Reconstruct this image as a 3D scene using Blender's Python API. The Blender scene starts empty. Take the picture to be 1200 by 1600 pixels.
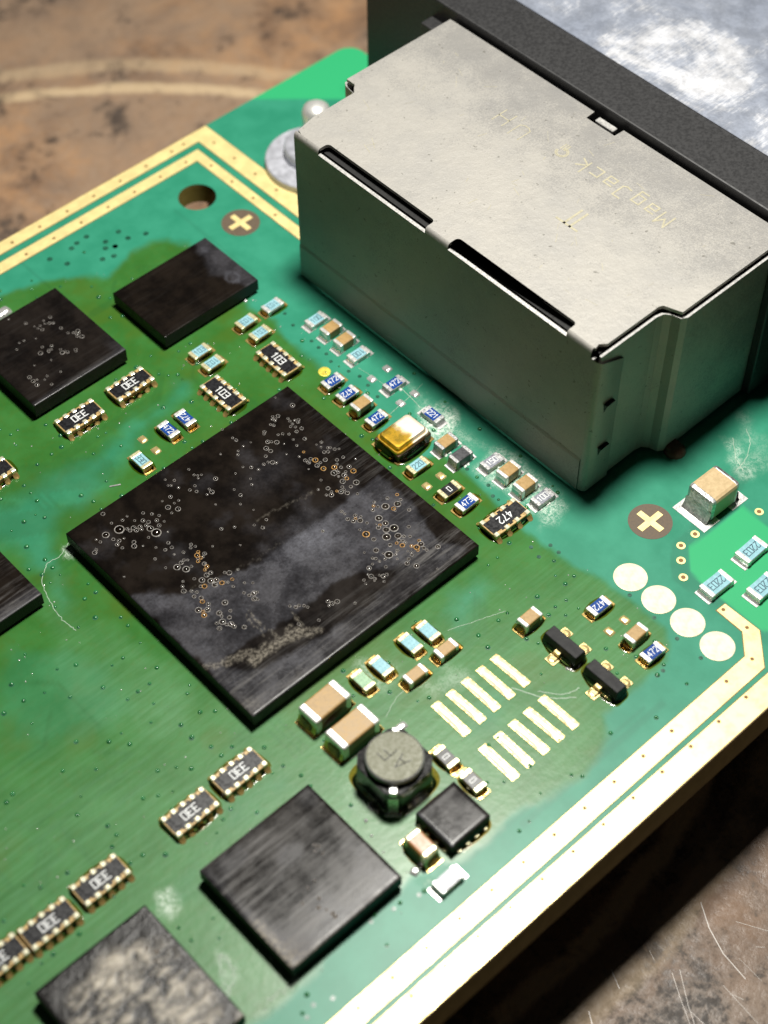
import bpy, bmesh, math, random
import numpy as np
from mathutils import Vector, Matrix
# ---------------------------------------------------------------- camera, world, lamp (1 unit = 1 mm)
scene = bpy.context.scene
COL = scene.collection
cam_d = bpy.data.cameras.new("camera")
cam = bpy.data.objects.new("camera", cam_d)
COL.objects.link(cam)
cam.matrix_world = Matrix(((0.735635, 0.534458, -0.416164, -36.2857),
                           (-0.677359, 0.575780, -0.457884, -49.7035),
                           (-0.005101, 0.618728, 0.785584, 81.3636),
                           (0, 0, 0, 1)))
cam_d.sensor_fit = 'VERTICAL'; cam_d.sensor_height = 36.0; cam_d.sensor_width = 27.0
cam_d.lens = 61.02
cam_d.clip_start = 1.0; cam_d.clip_end = 2000.0
cam_d.dof.use_dof = True
cam_d.dof.focus_distance = 103.0
cam_d.dof.aperture_fstop = 0.06102 / 1.35          # aperture 1.35 mm across
scene.camera = cam
world = bpy.data.worlds.new("World"); scene.world = world; world.use_nodes = True
world.node_tree.nodes["Background"].inputs[0].default_value = (0.93, 0.97, 1.0, 1)
world.node_tree.nodes["Background"].inputs[1].default_value = 0.016
lamp_d = bpy.data.lights.new("bench_lamp", 'AREA')
lamp_d.shape = 'DISK'; lamp_d.size = 22.0
lamp_d.energy = 300000.0
lamp_d.color = (1.0, 0.97, 0.90)
lamp = bpy.data.objects.new("bench_lamp", lamp_d); COL.objects.link(lamp)
lamp.location = (28, 7, 124)
scene.view_settings.view_transform = 'Standard'; scene.view_settings.look = 'None'
scene.view_settings.gamma = 1.0; scene.view_settings.use_curve_mapping = False
scene.view_settings.exposure = 0.0
scene.cycles.max_bounces = 6
scene.cycles.caustics_reflective = False; scene.cycles.caustics_refractive = False
random.seed(7); RNG = np.random.default_rng(11)
TOP = True         # every mounted component is a thing of its own; strips, pads and vias are parts of the board

# ---------------------------------------------------------------- material helpers
class NT:
    def __init__(self, name):
        self.m = bpy.data.materials.new(name); self.m.use_nodes = True
        self.t = self.m.node_tree; self.n = self.t.nodes; self.b = self.n["Principled BSDF"]
    def add(self, typ, **kw):
        nd = self.n.new(typ)
        for k, v in kw.items(): setattr(nd, k, v)
        return nd
    def link(self, a, b): self.t.links.new(a, b)
    def put(self, sock, v):
        if hasattr(v, 'is_output'): self.link(v, sock)
        elif isinstance(v, tuple) and len(v) == 3 and sock.type == 'RGBA': sock.default_value = (*v, 1)
        else: sock.default_value = v
    def set(self, **kw):
        for k, v in kw.items(): self.put(self.b.inputs[k.replace('_', ' ')], v)
        return self
    def coord(self, scale=(1, 1, 1), rot=(0, 0, 0), kind='Object'):
        tc = self.add('ShaderNodeTexCoord'); mp = self.add('ShaderNodeMapping')
        mp.inputs['Scale'].default_value = scale; mp.inputs['Rotation'].default_value = rot
        self.link(tc.outputs[kind], mp.inputs[0]); return mp.outputs[0]
    def add_sep(self):
        sp = self.add('ShaderNodeSeparateXYZ'); self.link(self.coord(), sp.inputs[0]); return sp.outputs[0]
    def noise(self, scale, detail=4, rough=0.6, vec=None, dist=0.0):
        nd = self.add('ShaderNodeTexNoise'); nd.inputs['Scale'].default_value = scale
        nd.inputs['Detail'].default_value = detail; nd.inputs['Roughness'].default_value = rough
        nd.inputs['Distortion'].default_value = dist
        self.link(vec if vec is not None else self.coord(), nd.inputs['Vector']); return nd.outputs['Fac']
    def ramp(self, fac, lo, hi, a=0.0, b=1.0):
        nd = self.add('ShaderNodeMapRange'); nd.interpolation_type = 'SMOOTHSTEP'
        self.link(fac, nd.inputs[0])
        for i, v in zip((1, 2, 3, 4), (lo, hi, a, b)): nd.inputs[i].default_value = v
        return nd.outputs[0]
    def mix(self, fac, a, b):
        nd = self.add('ShaderNodeMix', data_type='RGBA')
        self.put(nd.inputs[0], fac); self.put(nd.inputs[6], a); self.put(nd.inputs[7], b)
        return nd.outputs[2]
    def math(self, op, a, b=0.0, clamp=False):
        nd = self.add('ShaderNodeMath', operation=op); nd.use_clamp = clamp
        self.put(nd.inputs[0], a); self.put(nd.inputs[1], b); return nd.outputs[0]
    def attr(self, name):
        return self.add('ShaderNodeAttribute', attribute_name=name).outputs['Fac']
    def bump(self, h, strength=0.2, dist=0.1):
        nd = self.add('ShaderNodeBump'); nd.inputs['Strength'].default_value = strength
        nd.inputs['Distance'].default_value = dist
        self.link(h, nd.inputs['Height']); self.link(nd.outputs[0], self.b.inputs['Normal']); return self

def plain(name, col, rough=0.5, metal=0.0, var=0.12, nscale=6.0, bump=0.0, **kw):
    """a material with a little grain in colour and gloss"""
    t = NT(name); f = t.noise(nscale)
    dark = tuple(c * (1 - 2 * var) for c in col); lite = tuple(min(1, c * (1 + 2 * var)) for c in col)
    t.set(Base_Color=t.mix(t.ramp(f, .25, .75), dark, lite), Metallic=metal,
          Roughness=t.ramp(f, .3, .7, max(.02, rough * .8), min(1, rough * 1.2)))
    if bump: t.bump(f, bump, 0.05)
    if kw: t.set(**kw)
    return t.m

M = {}
M['tin'] = plain('bright_tin', (.84, .83, .80), .34, .6, .06, 9, .2)
M['tin_grey'] = plain('rough_grey_tin', (.50, .50, .49), .38, .75, .2, 5, .6)
M['tin_dull'] = plain('dull_tin', (.42, .42, .42), .5, .7, .2, 9, .5)
M['tin_amber'] = plain('flux_coated_tin', (.90, .78, .48), .28, .55, .12, 6, .25)
M['solder'] = plain('solder', (.84, .84, .82), .24, .7, .08, 4, .35)
M['solder_amber'] = plain('amber_coated_solder', (.80, .52, .18), .2, .75, .2, 3, .4)
M['gold'] = plain('pale_gold_plating', (1.0, .80, .36), .40, .40, .02, 1.2, .02)
M['gold_pad'] = plain('tinned_gold_pad', (1.0, .70, .32), .26, .7, .12, 3, .3)
M['copper_brown'] = plain('bare_laminate_brown', (.105, .075, .048), .6, 0, .12, 8)
M['hole_brown'] = plain('drill_hole_brown', (.20, .10, .03), .7, 0, .1, 8)
M['ceramic_tan'] = plain('tan_ceramic', (.37, .235, .088), .42, 0, .07, 5, .05)
M['ceramic_pale'] = plain('pale_tan_ceramic', (.50, .37, .20), .42, 0, .05, 5, .05)
M['ceramic_brown'] = plain('brown_ceramic', (.36, .17, .06), .35, 0, .08, 5, .05)
M['ceramic_dark'] = plain('dark_grey_ceramic', (.05, .05, .055), .4, 0, .2, 5, .1)
M['alumina'] = plain('white_alumina', (.62, .60, .55), .5, 0, .08, 8)
M['alumina_amber'] = plain('flux_stained_alumina', (.50, .34, .14), .35, 0, .2, 5)
M['blue'] = plain('blue_glaze', (.012, .055, .25), .22, 0, .1, 5)
M['cyan'] = plain('pale_blue_glaze', (.27, .50, .56), .28, 0, .06, 5)
M['greenglaze'] = plain('pale_green_glaze', (.30, .48, .30), .28, 0, .06, 5)
M['greyglaze'] = plain('grey_glaze', (.24, .25, .29), .35, 0, .15, 5)
M['black'] = plain('black_glaze', (.012, .012, .014), .3, 0, .2, 5)
M['print_white'] = plain('white_print', (.80, .82, .82), .5, 0, .05, 9)
M['print_dark'] = plain('dark_print', (.02, .05, .08), .4, 0, .1, 9)
M['moulding'] = plain('black_moulding_compound', (.012, .012, .013), .5, 0, .25, 3, .15, Specular_IOR_Level=.22)
M['plastic'] = plain('black_plastic', (.020, .020, .021), .5, 0, .06, 5, .03)
M['ferrite'] = plain('olive_ferrite', (.088, .090, .050), .45, .15, .08, 5, .1)
M['ferrite_black'] = plain('black_ferrite', (.006, .006, .006), .14, 0, .2, 3, .1)
M['inside'] = plain('shell_inside_black', (.006, .006, .006), .7, 0, .1, 5)
M['lug'] = plain('grey_lug_metal', (.46, .47, .52), .5, .35, .08, 1.5, .15)
M['solder_glare'] = plain('pale_glare_solder', (.95, .86, .68), .36, .35, .06, 2.5, .2)  # solder crown of the long pads, its pale colour paints their blown-out highlight
M['margin'] = plain('bare_laminate_margin', (.17, .105, .035), .6, 0, .1, 4)
M['crust'] = plain('white_flux_crust', (.70, .74, .68), .8, 0, .15, 6, .8)

t = NT('amber_flux_resin')
tr = t.add('ShaderNodeBsdfTransparent'); tr.inputs[0].default_value = (.86, .66, .30, 1)
gl = t.add('ShaderNodeBsdfGlossy'); gl.inputs['Roughness'].default_value = .12
fr = t.add('ShaderNodeFresnel'); fr.inputs[0].default_value = 1.5
mx = t.add('ShaderNodeMixShader'); t.link(fr.outputs[0], mx.inputs[0]); t.link(tr.outputs[0], mx.inputs[1]); t.link(gl.outputs[0], mx.inputs[2])
t.link(mx.outputs[0], t.n['Material Output'].inputs[0]); M['flux'] = t.m

t = NT('bubble_resin')
tr = t.add('ShaderNodeBsdfTransparent'); tr.inputs[0].default_value = (.75, .66, .55, 1)
gl = t.add('ShaderNodeBsdfGlossy'); gl.inputs['Roughness'].default_value = .10
fr = t.add('ShaderNodeFresnel'); fr.inputs[0].default_value = 1.65
mx = t.add('ShaderNodeMixShader'); t.link(fr.outputs[0], mx.inputs[0]); t.link(tr.outputs[0], mx.inputs[1]); t.link(gl.outputs[0], mx.inputs[2])
t.link(mx.outputs[0], t.n['Material Output'].inputs[0]); M['bubble'] = t.m
M['bubble_rim'] = plain('bubble_rim_glare', (.27, .25, .23), .25, 0, .2, 5)  # pale ring paints the reflection round each bubble
M['bubble_rim_amber'] = plain('amber_bubble_rim', (.55, .30, .09), .25, 0, .2, 5)

# circuit board: colours from masks that mark flux stains, bare resin and crusts
t = NT('solder_mask')
flux = t.attr('flux'); nocu = t.attr('bare'); white = t.attr('crust'); haze = t.attr('milky'); trace = t.attr('trace')
n1 = t.noise(.35, 5, .6); n2 = t.noise(2.2, 4, .6)
brush = t.noise(1.0, 5, .7, t.coord((.22, 3.2, 1), (0, 0, math.radians(-10))))
teal = t.mix(t.ramp(n1, .3, .7), (.020, .200, .118), (.034, .250, .155))
teal = t.mix(t.math('MULTIPLY', trace, .50), teal, (.020, .150, .090))
fl = t.mix(t.ramp(n1, .3, .7), (.030, .122, .021), (.043, .162, .036))
fl = t.mix(t.ramp(n2, .45, .8, 0, .35), fl, (.062, .115, .014))
fl = t.mix(t.attr('amber'), fl, (.060, .115, .012))
c = t.mix(flux, teal, fl); c = t.mix(t.math('MULTIPLY', t.math('MULTIPLY', trace, flux), .35), c, (.018, .085, .022))
c = t.mix(nocu, c, (.030, .36, .145))
c = t.mix(t.math('MULTIPLY', haze, t.ramp(brush, .30, .75, .18, .58)), c, (.17, .38, .21))
fine = t.math('ADD', t.math('MULTIPLY', t.noise(9, 5, .75, None, 1.2), .6), t.math('MULTIPLY', t.noise(1.8, 4, .7, None, 1.5), .4))
wf = t.math('MULTIPLY', white, t.ramp(fine, .44, .58, .08, 1.0), True)
c = t.mix(wf, c, (.62, .72, .62))
side = t.mix(t.ramp(t.noise(1.5), .3, .7), (.21, .165, .038), (.27, .215, .06))
geo = t.add('ShaderNodeNewGeometry'); sp = t.add('ShaderNodeSeparateXYZ'); t.link(geo.outputs['True Normal'], sp.inputs[0])
up = t.ramp(sp.outputs[2], .975, .995)
c = t.mix(up, side, c)
r = t.mix(flux, (.40, .40, .40), (.18, .18, .18))
r = t.mix(haze, r, (.42, .42, .42)); r = t.mix(wf, r, (.85, .85, .85)); r = t.mix(up, (.6, .6, .6), r)
t.set(Base_Color=c, Roughness=r, Specular_IOR_Level=.30)
hh = t.math('ADD', t.math('MULTIPLY', n2, t.math('ADD', t.math('MULTIPLY', flux, .28), .10)), t.math('MULTIPLY', brush, .035))
hh = t.math('ADD', hh, t.math('MULTIPLY', wf, .8))
t.bump(hh, .16, .12); M['board'] = t.m
M['mask_bump'] = plain('glossy_green_mask', (.024, .15, .05), .16, 0, .2, 3)
M['dimple'] = plain('dark_green_dimple', (.012, .085, .050), .35, 0, .2, 3)

# chips: black compound, brown flux film and grey dried haze from masks
t = NT('chip_face')
hz = t.attr('haze'); st = t.attr('streak')
sk = t.noise(1.0, 6, .75, t.coord((.25, 3.6, 1), (0, 0, math.radians(-9))))
cl = t.noise(.55, 6, .65); cf = t.noise(5.0, 4, .7)
c = t.mix(t.ramp(cl, .35, .65), (.0045, .0035, .003), (.011, .008, .006))
k = t.math('MULTIPLY', hz, t.math('MULTIPLY', t.ramp(cl, .30, .66, .30, 1.0), t.ramp(cf, .30, .70, .55, 1.0)), True)
c = t.mix(k, c, (.095, .097, .116))
c = t.mix(t.math('MULTIPLY', st, t.ramp(sk, .46, .70, 0, .85), True), c, (.105, .10, .097))
c = t.mix(t.math('MULTIPLY', t.attr('scuff_glint'), t.ramp(cf, .40, .62, .12, 1), True), c, (.25, .225, .185))
t.set(Base_Color=c, Roughness=t.math('ADD', t.math('MULTIPLY', k, .30), t.math('ADD', t.ramp(cl, .35, .65, .13, .22), t.math('MULTIPLY', st, t.ramp(sk, .3, .7, 0, .12)))), Specular_IOR_Level=.18)
t.bump(t.math('ADD', t.math('MULTIPLY', sk, t.math('ADD', t.math('MULTIPLY', st, .4), .06)), t.math('MULTIPLY', cf, .3)), .07, .08); M['chip'] = t.m
t = NT('painted_glare_chip_face')  # lower left chip: lamp glare painted into the colour as pale mottling
a = t.noise(1.0, 6, .62, t.coord((1.0, 1.7, 1), (0, 0, math.radians(-12))), .15); b = t.noise(.5, 3, .6); hz = t.attr('haze')
c = t.mix(t.math('MULTIPLY', hz, t.math('ADD', t.ramp(a, .38, .75), t.ramp(b, .35, .7, -.15, .25), True), True), (.008, .007, .007), (.44, .395, .32))
t.set(Base_Color=c, Roughness=.30, Specular_IOR_Level=.30); t.bump(a, .5, .2); M['chip_glare'] = t.m

# tinned steel of the jack shell
t = NT('matte_tinned_steel')
a = t.noise(9, 5, .75); b = t.noise(.28, 5, .65); sc_ = t.noise(1, 5, .8, t.coord((1.2, 14, 1), (0, 0, .5)))
c = t.mix(t.ramp(b, .38, .75), (.37, .355, .325), (.33, .32, .30))
bk = t.noise(.32, 6, .72); c = t.mix(t.ramp(t.math('ADD', t.math('ADD', a, t.math('MULTIPLY', bk, .7)), t.ramp(t.add_sep(), 21, 31, -.07, .17)), .80, 1.08, 0, .65), c, (.185, .182, .18))
c = t.mix(t.ramp(t.noise(2.4, 3, .6), .67, .72, 0, .65), c, (.11, .105, .09))
c = t.mix(t.ramp(t.noise(16, 3, .7), .62, .72, 0, .5), c, (.52, .50, .47))
t.set(Base_Color=c, Metallic=.32, Roughness=t.ramp(a, .3, .7, .46, .60)); t.bump(t.math('ADD', t.math('MULTIPLY', a, .3), t.noise(1.6, 4, .65)), .30, .12); M['shell'] = t.m
M['shell_edge'] = plain('sheared_steel_edge', (.55, .54, .52), .35, .4, .1, 8, .2)
M['etched'] = plain('etched_mark', (.43, .40, .29), .4, .2, .05, 5)
t = NT('scratched_zinc')
a = t.noise(.13, 6, .68, dist=.5); b = t.noise(.8, 5, .75); s2 = t.noise(1, 5, .8, t.coord((.25, 5, 1), (0, 0, 1.2)))
c = t.mix(t.ramp(a, .36, .66), (.27, .30, .37), (.38, .41, .48))
c = t.mix(t.ramp(t.math('ADD', a, t.math('MULTIPLY', s2, .25)), .64, .76), c, (.66, .67, .71))
c = t.mix(t.ramp(b, .62, .75, 0, .4), c, (.20, .21, .25))
t.set(Base_Color=c, Metallic=.55, Roughness=t.ramp(b, .3, .7, .35, .6)); t.bump(b, .12, .1); M['zinc'] = t.m

# bench top: scuffed brown board, black wear, one pale groove ring
t = NT('scuffed_bench')
co = t.coord()
a = t.noise(.10, 6, .68, co, .4); b = t.noise(.17, 6, .7, co, .3); d = t.noise(1.3, 5, .7, co); e = t.noise(.05, 4, .6, co)
sep = t.add('ShaderNodeSeparateXYZ'); t.link(co, sep.inputs[0])
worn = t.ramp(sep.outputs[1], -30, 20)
c = t.mix(t.ramp(a, .36, .62), (.20, .122, .075), (.37, .235, .14))
c = t.mix(t.math('MULTIPLY', t.ramp(b, .45, .68, 0, .75), t.ramp(worn, 0, 1, .45, 1)), c, (.44, .245, .12))
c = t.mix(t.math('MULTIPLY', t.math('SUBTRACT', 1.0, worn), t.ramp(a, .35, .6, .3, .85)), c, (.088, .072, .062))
c = t.mix(t.ramp(t.math('ADD', e, t.math('MULTIPLY', d, .2)), .52, .66, 0, .5), c, (.22, .17, .13))
c = t.mix(t.ramp(t.math('ADD', b, t.math('MULTIPLY', d, .30)), .48, .62, .85, 0), c, (.045, .036, .032))
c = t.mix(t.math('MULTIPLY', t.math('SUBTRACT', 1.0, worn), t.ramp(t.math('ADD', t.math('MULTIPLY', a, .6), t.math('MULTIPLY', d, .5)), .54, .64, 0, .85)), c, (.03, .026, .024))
c = t.mix(t.ramp(d, .62, .78, 0, .4), c, (.46, .39, .32))
dx = t.math('SUBTRACT', sep.outputs[0], -1.69); dy = t.math('SUBTRACT', sep.outputs[1], 18.27)
rad = t.math('SQRT', t.math('ADD', t.math('MULTIPLY', dx, dx), t.math('MULTIPLY', dy, dy)))
rad = t.math('ADD', rad, t.math('MULTIPLY', t.math('SUBTRACT', b, .5), 2.4))
for rr, ww, am in ((44.76, .6, .75), (44.76 + 3.0, .8, .38)):
    off = t.math('ABSOLUTE', t.math('SUBTRACT', rad, rr))
    c = t.mix(t.math('MULTIPLY', t.ramp(off, ww * .5, ww * 1.5, am, 0), t.ramp(b, .32, .5, .25, 1)), c, (.62, .47, .29))
t.set(Base_Color=c, Roughness=t.ramp(d, .3, .7, .38, .7)); t.bump(t.math('ADD', b, t.math('MULTIPLY', d, .5)), .35, .5); M['bench'] = t.m
M['scratch'] = plain('bright_scratch', (.46, .43, .40), .45, .2, .1, 2)

# ---------------------------------------------------------------- mesh helpers
def link(name, mesh, parent=None, loc=(0, 0, 0), rz=0.0):
    o = bpy.data.objects.new(name, mesh); COL.objects.link(o)
    if parent is not None: o.parent = parent
    o.location = loc; o.rotation_euler = (0, 0, rz); return o
def finish(bm, name, mats, smooth=False):
    me = bpy.data.meshes.new(name)
    bm.normal_update(); bm.to_mesh(me); bm.free()
    for m in (mats if isinstance(mats, (list, tuple)) else [mats]): me.materials.append(m)
    if smooth: me.polygons.foreach_set('use_smooth', [True] * len(me.polygons))
    return me
def add_box(bm, lo, hi, bev=0.0, seg=2, mi=0):
    g = bmesh.ops.create_cube(bm, size=1.0); vs = g['verts']
    c = [(a + b) / 2 for a, b in zip(lo, hi)]; s = [b - a for a, b in zip(lo, hi)]
    for v in vs: v.co = Vector((c[0] + v.co.x * s[0], c[1] + v.co.y * s[1], c[2] + v.co.z * s[2]))
    fs = set(f for v in vs for f in v.link_faces)
    for f in fs: f.material_index = mi
    if bev > 0:
        es = set(e for v in vs for e in v.link_edges)
        r = bmesh.ops.bevel(bm, geom=list(es), offset=bev, segments=seg, profile=.5, affect='EDGES')
        for f in r['faces']: f.material_index = mi
def add_prism(bm, pts, z0, z1, mi=0):
    n = len(pts)
    lo = [bm.verts.new((x, y, z0)) for x, y in pts]; hi = [bm.verts.new((x, y, z1)) for x, y in pts]
    area = sum(pts[i][0] * pts[(i + 1) % n][1] - pts[(i + 1) % n][0] * pts[i][1] for i in range(n))
    if area < 0: lo.reverse(); hi.reverse()
    fs = [bm.faces.new(hi), bm.faces.new(list(reversed(lo)))]
    for i in range(n): fs.append(bm.faces.new((lo[i], lo[(i + 1) % n], hi[(i + 1) % n], hi[i])))
    for f in fs: f.material_index = mi
def add_lathe(bm, prof, seg=32, cx=0, cy=0, mi=0, cap=True):
    rings = [[bm.verts.new((cx + r * math.cos(2 * math.pi * i / seg), cy + r * math.sin(2 * math.pi * i / seg), z)) for i in range(seg)] for r, z in prof]
    for a, b in zip(rings, rings[1:]):
        for i in range(seg):
            f = bm.faces.new((a[i], a[(i + 1) % seg], b[(i + 1) % seg], b[i])); f.material_index = mi
    if cap:
        f = bm.faces.new(rings[-1]); f.material_index = mi
def add_dome(bm, x, y, r, h, z=0.0, seg=10, rings=3, mi=0, sy=1.0):
    prof = [(r * math.cos(i / rings * math.pi / 2 * .94), z + h * math.sin(i / rings * math.pi / 2)) for i in range(rings + 1)]
    R = [[bm.verts.new((x + rr * math.cos(2 * math.pi * i / seg), y + sy * rr * math.sin(2 * math.pi * i / seg), zz)) for i in range(seg)] for rr, zz in prof]
    for a, b in zip(R, R[1:]):
        for i in range(seg):
            f = bm.faces.new((a[i], a[(i + 1) % seg], b[(i + 1) % seg], b[i])); f.material_index = mi; f.smooth = True
    f = bm.faces.new(R[-1]); f.material_index = mi; f.smooth = True
def add_torus(bm, x, y, z, R, r, seg=14, mi=0):
    cs = [(R + r * math.cos(a), z + r * math.sin(a)) for a in (-.6, .8, 1.57, 2.4, 3.8)]
    rg = [[bm.verts.new((x + rr * math.cos(2 * math.pi * i / seg), y + rr * math.sin(2 * math.pi * i / seg), zz)) for i in range(seg)] for rr, zz in cs]
    for a, b in zip(rg, rg[1:]):
        for i in range(seg):
            f = bm.faces.new((a[i], a[(i + 1) % seg], b[(i + 1) % seg], b[i])); f.material_index = mi; f.smooth = True
def add_strip(bm, pts, w, z=0.0, mi=0, taper=False):
    """flat ribbon along a polyline"""
    n = len(pts)
    for i in range(n - 1):
        a, b = Vector(pts[i]), Vector(pts[i + 1]); d = b - a
        if d.length < 1e-6: continue
        d.normalize(); p = Vector((-d.y, d.x)) * w / 2; e = d * w / 2
        if taper: e *= .3
        dz = z + .0008 * (i % 2)
        f = bm.faces.new([bm.verts.new((*q, dz)) for q in (a - e - p, b + e - p, b + e + p, a - e + p)]); f.material_index = mi
GL = {'0': [[(0, 0), (1, 0), (1, 1.6), (0, 1.6), (0, 0)]], '1': [[(.1, 1.25), (.5, 1.6), (.5, 0)]],
      '2': [[(0, 1.3), (.25, 1.6), (.8, 1.6), (1, 1.3), (1, 1.0), (0, 0), (1, 0)]],
      '3': [[(0, 1.6), (1, 1.6), (1, 0), (0, 0)], [(.3, .8), (1, .8)]], '4': [[(.75, 0), (.75, 1.6)], [(.65, 1.5), (0, .5), (1.05, .5)]],
      '5': [[(1, 1.6), (0, 1.6), (0, .9), (1, .9), (1, 0), (0, 0)]], '7': [[(0, 1.6), (1, 1.6), (.4, .6), (.35, 0)]],
      'F': [[(0, 0), (0, 1.6), (1, 1.6)], [(0, .85), (.8, .85)]], 'A': [[(0, 0), (.5, 1.6), (1, 0)], [(.2, .55), (.8, .55)]],
      'M': [[(0, 0), (0, 1.6), (.5, .7), (1, 1.6), (1, 0)]], 'a': [[(.1, 1), (.9, 1), (.9, 0), (.1, 0), (.1, .55), (.9, .55)]],
      'g': [[(.9, 0), (.1, 0), (.1, 1), (.9, 1), (.9, -.5), (.2, -.5)]], 'J': [[(.2, 1.6), (.9, 1.6), (.9, .2), (.6, 0), (.1, .1)]],
      'c': [[(.9, 1), (.1, 1), (.1, 0), (.9, 0)]], 'k': [[(.1, 0), (.1, 1.6)], [(.9, 1.05), (.1, .45), (.9, 0)]],
      'H': [[(0, 0), (0, 1.6)], [(1, 0), (1, 1.6)], [(0, .8), (1, .8)]], 'U': [[(0, 1.6), (0, .2), (.3, 0), (.7, 0), (1, .2), (1, 1.6)]],
      'T': [[(0, 1.6), (1.6, 1.6)], [(.55, 1.6), (.55, 0)], [(1.0, 1.6), (1.0, 0)]]}
_mk = {}
def text_mesh(s, h, mat, sw=.16, gap=.45, wf=1.0):
    key = (s, round(h, 3), mat.name, sw)
    if key in _mk: return _mk[key]
    bm = bmesh.new(); u = h / 1.6; w = len(s) * 1.0 + (len(s) - 1) * gap
    for i, ch in enumerate(s):
        x0 = -w / 2 + i * (1 + gap)
        for pl in GL[ch]: add_strip(bm, [((x0 + x) * u * wf, (y - .8) * u) for x, y in pl], sw * u * 1.6, 0)
    _mk[key] = finish(bm, 'marking', mat); return _mk[key]

BOARD = None
def comp(name, mesh, loc, rz, label, cat, group=None):
    o = link(name, mesh, None if TOP else BOARD, (loc[0], loc[1], loc[2] if len(loc) > 2 else 0), rz)
    o['label'] = label
    if TOP:
        o['category'] = cat
        if group: o['group'] = group
    return o

# ---------------------------------------------------------------- bench
bm = bmesh.new(); add_box(bm, (-190, -190, -8), (210, 230, 0))
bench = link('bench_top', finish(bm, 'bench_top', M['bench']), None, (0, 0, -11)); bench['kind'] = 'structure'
bm = bmesh.new()
SCR = [[(6.64, -29.27), (5.79, -30.63), (5.19, -32.19), (4.95, -34.03)], [(2.22, -30.99), (1.43, -32.30), (0.71, -33.63), (0.35, -34.27)],
       [(2.68, -31.15), (1.47, -32.83), (0.70, -34.11)], [(-0.14, -28.55), (-0.63, -29.63)], [(2.29, -29.24), (2.05, -29.80)], [(7.21, -31.42), (8.10, -33.03)],
       [(-2.83, -29.36), (-3.23, -29.98)], [(3.75, -33.42), (3.47, -36.18)], [(1.27, -33.14), (1.28, -34.15)]]
for k_, pl in enumerate(SCR): add_strip(bm, pl, (.022 if k_ % 3 else .05), .012, 0, True)
for i in range(34):
    x, y = random.uniform(-8, 30), random.uniform(-48, -31); a = random.gauss(-1.0, .35); l = random.uniform(.4, 1.8)
    add_strip(bm, [(x, y), (x + l * math.cos(a), y + l * math.sin(a))], random.uniform(.012, .03), .012, 0, True)
sc = link('scratch', finish(bm, 'scratch', M['scratch']), bench); sc['kind'] = 'stuff'

# ---------------------------------------------------------------- circuit board slab with masks
X0, X1, Y0, Y1, ST = -46.0, 35.6, -26.60, 32.72, 0.2
nx = int(round((X1 - X0) / ST)) + 1; ny = int(round((Y1 - Y0) / ST)) + 1
gx, gy = np.meshgrid(np.linspace(X0, X1, nx), np.linspace(Y0, Y1, ny), indexing='ij')
px, py = gx.ravel().copy(), gy.ravel().copy()
def vnoise(x, y, s, seed):
    r = np.random.default_rng(seed).random((256, 256)); u, v = x / s, y / s
    iu, iv = np.floor(u).astype(int), np.floor(v).astype(int); fu, fv = u - iu, v - iv
    fu, fv = fu * fu * (3 - 2 * fu), fv * fv * (3 - 2 * fv); g = lambda a, b: r[a % 256, b % 256]
    return (g(iu, iv) * (1 - fu) + g(iu + 1, iv) * fu) * (1 - fv) + (g(iu, iv + 1) * (1 - fu) + g(iu + 1, iv + 1) * fu) * fv
def fbm(x, y, s, seed): return sum(vnoise(x, y, s / 2 ** k, seed + k) / 2 ** (k + 1) for k in range(4))
def sdf(x, y, poly):
    """signed distance, positive inside"""
    d = np.full(x.shape, 1e9); ins = np.zeros(x.shape, bool); n = len(poly)
    for i in range(n):
        (ax, ay), (bx, by) = poly[i], poly[(i + 1) % n]; ex, ey = bx - ax, by - ay; L = ex * ex + ey * ey + 1e-12
        h = np.clip(((x - ax) * ex + (y - ay) * ey) / L, 0, 1); d = np.minimum(d, (x - ax - h * ex) ** 2 + (y - ay - h * ey) ** 2)
        cr = ((ay > y) != (by > y)); ins ^= cr & (x < (bx - ax) * (y - ay) / (by - ay + 1e-12) + ax)
    d = np.sqrt(d); return np.where(ins, d, -d)
def pdist(x, y, pl):
    d = np.full(x.shape, 1e9)
    for (ax, ay), (bx, by) in zip(pl, pl[1:]):
        ex, ey = bx - ax, by - ay; h = np.clip(((x - ax) * ex + (y - ay) * ey) / (ex * ex + ey * ey + 1e-12), 0, 1)
        d = np.minimum(d, (x - ax - h * ex) ** 2 + (y - ay - h * ey) ** 2)
    return np.sqrt(d)
def sstep(v, a, b):
    q = np.clip((v - a) / (b - a), 0, 1); return q * q * (3 - 2 * q)
FLUX = [(-14.12, 28.31), (0.53, 28.46), (2.68, 27.85), (4.64, 26.94), (6.04, 25.97), (6.92, 25.15), (8.01, 25.39), (9.40, 25.79), (11.09, 25.85), (12.11, 25.25), (12.81, 23.48), (13.34, 18.35), (12.02, 16.30), (12.38, 14.13), (12.16, 12.59), (12.20, 11.00), (11.95, 9.15), (11.43, 7.52),
        (11.17, 4.81), (10.90, 3.03), (10.66, -0.42), (12.80, -1.01), (12.71, -3.35), (12.34, -6.74), (12.15, -9.33), (12.44, -12.69), (12.96, -14.74), (13.07, -17.12), (12.59, -19.27), (11.50, -20.62), (10.20, -21.15), (8.64, -21.13), (7.06, -20.68), (6.11, -20.75), (5.45, -22.07), (4.37, -22.69), (2.49, -22.81), (0.29, -22.34),
        (-1.12, -22.07), (-2.40, -22.16), (-3.93, -22.51), (-5.29, -22.24), (-6.62, -21.25), (-8.32, -20.66), (-10.48, -21.07), (-12.13, -20.96), (-14.21, -20.89), (-15.91, -21.14), (-17.47, -21.27), (-18.91, -21.04), (-22.30, -21.77), (-44.07, -10.45)]
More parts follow.
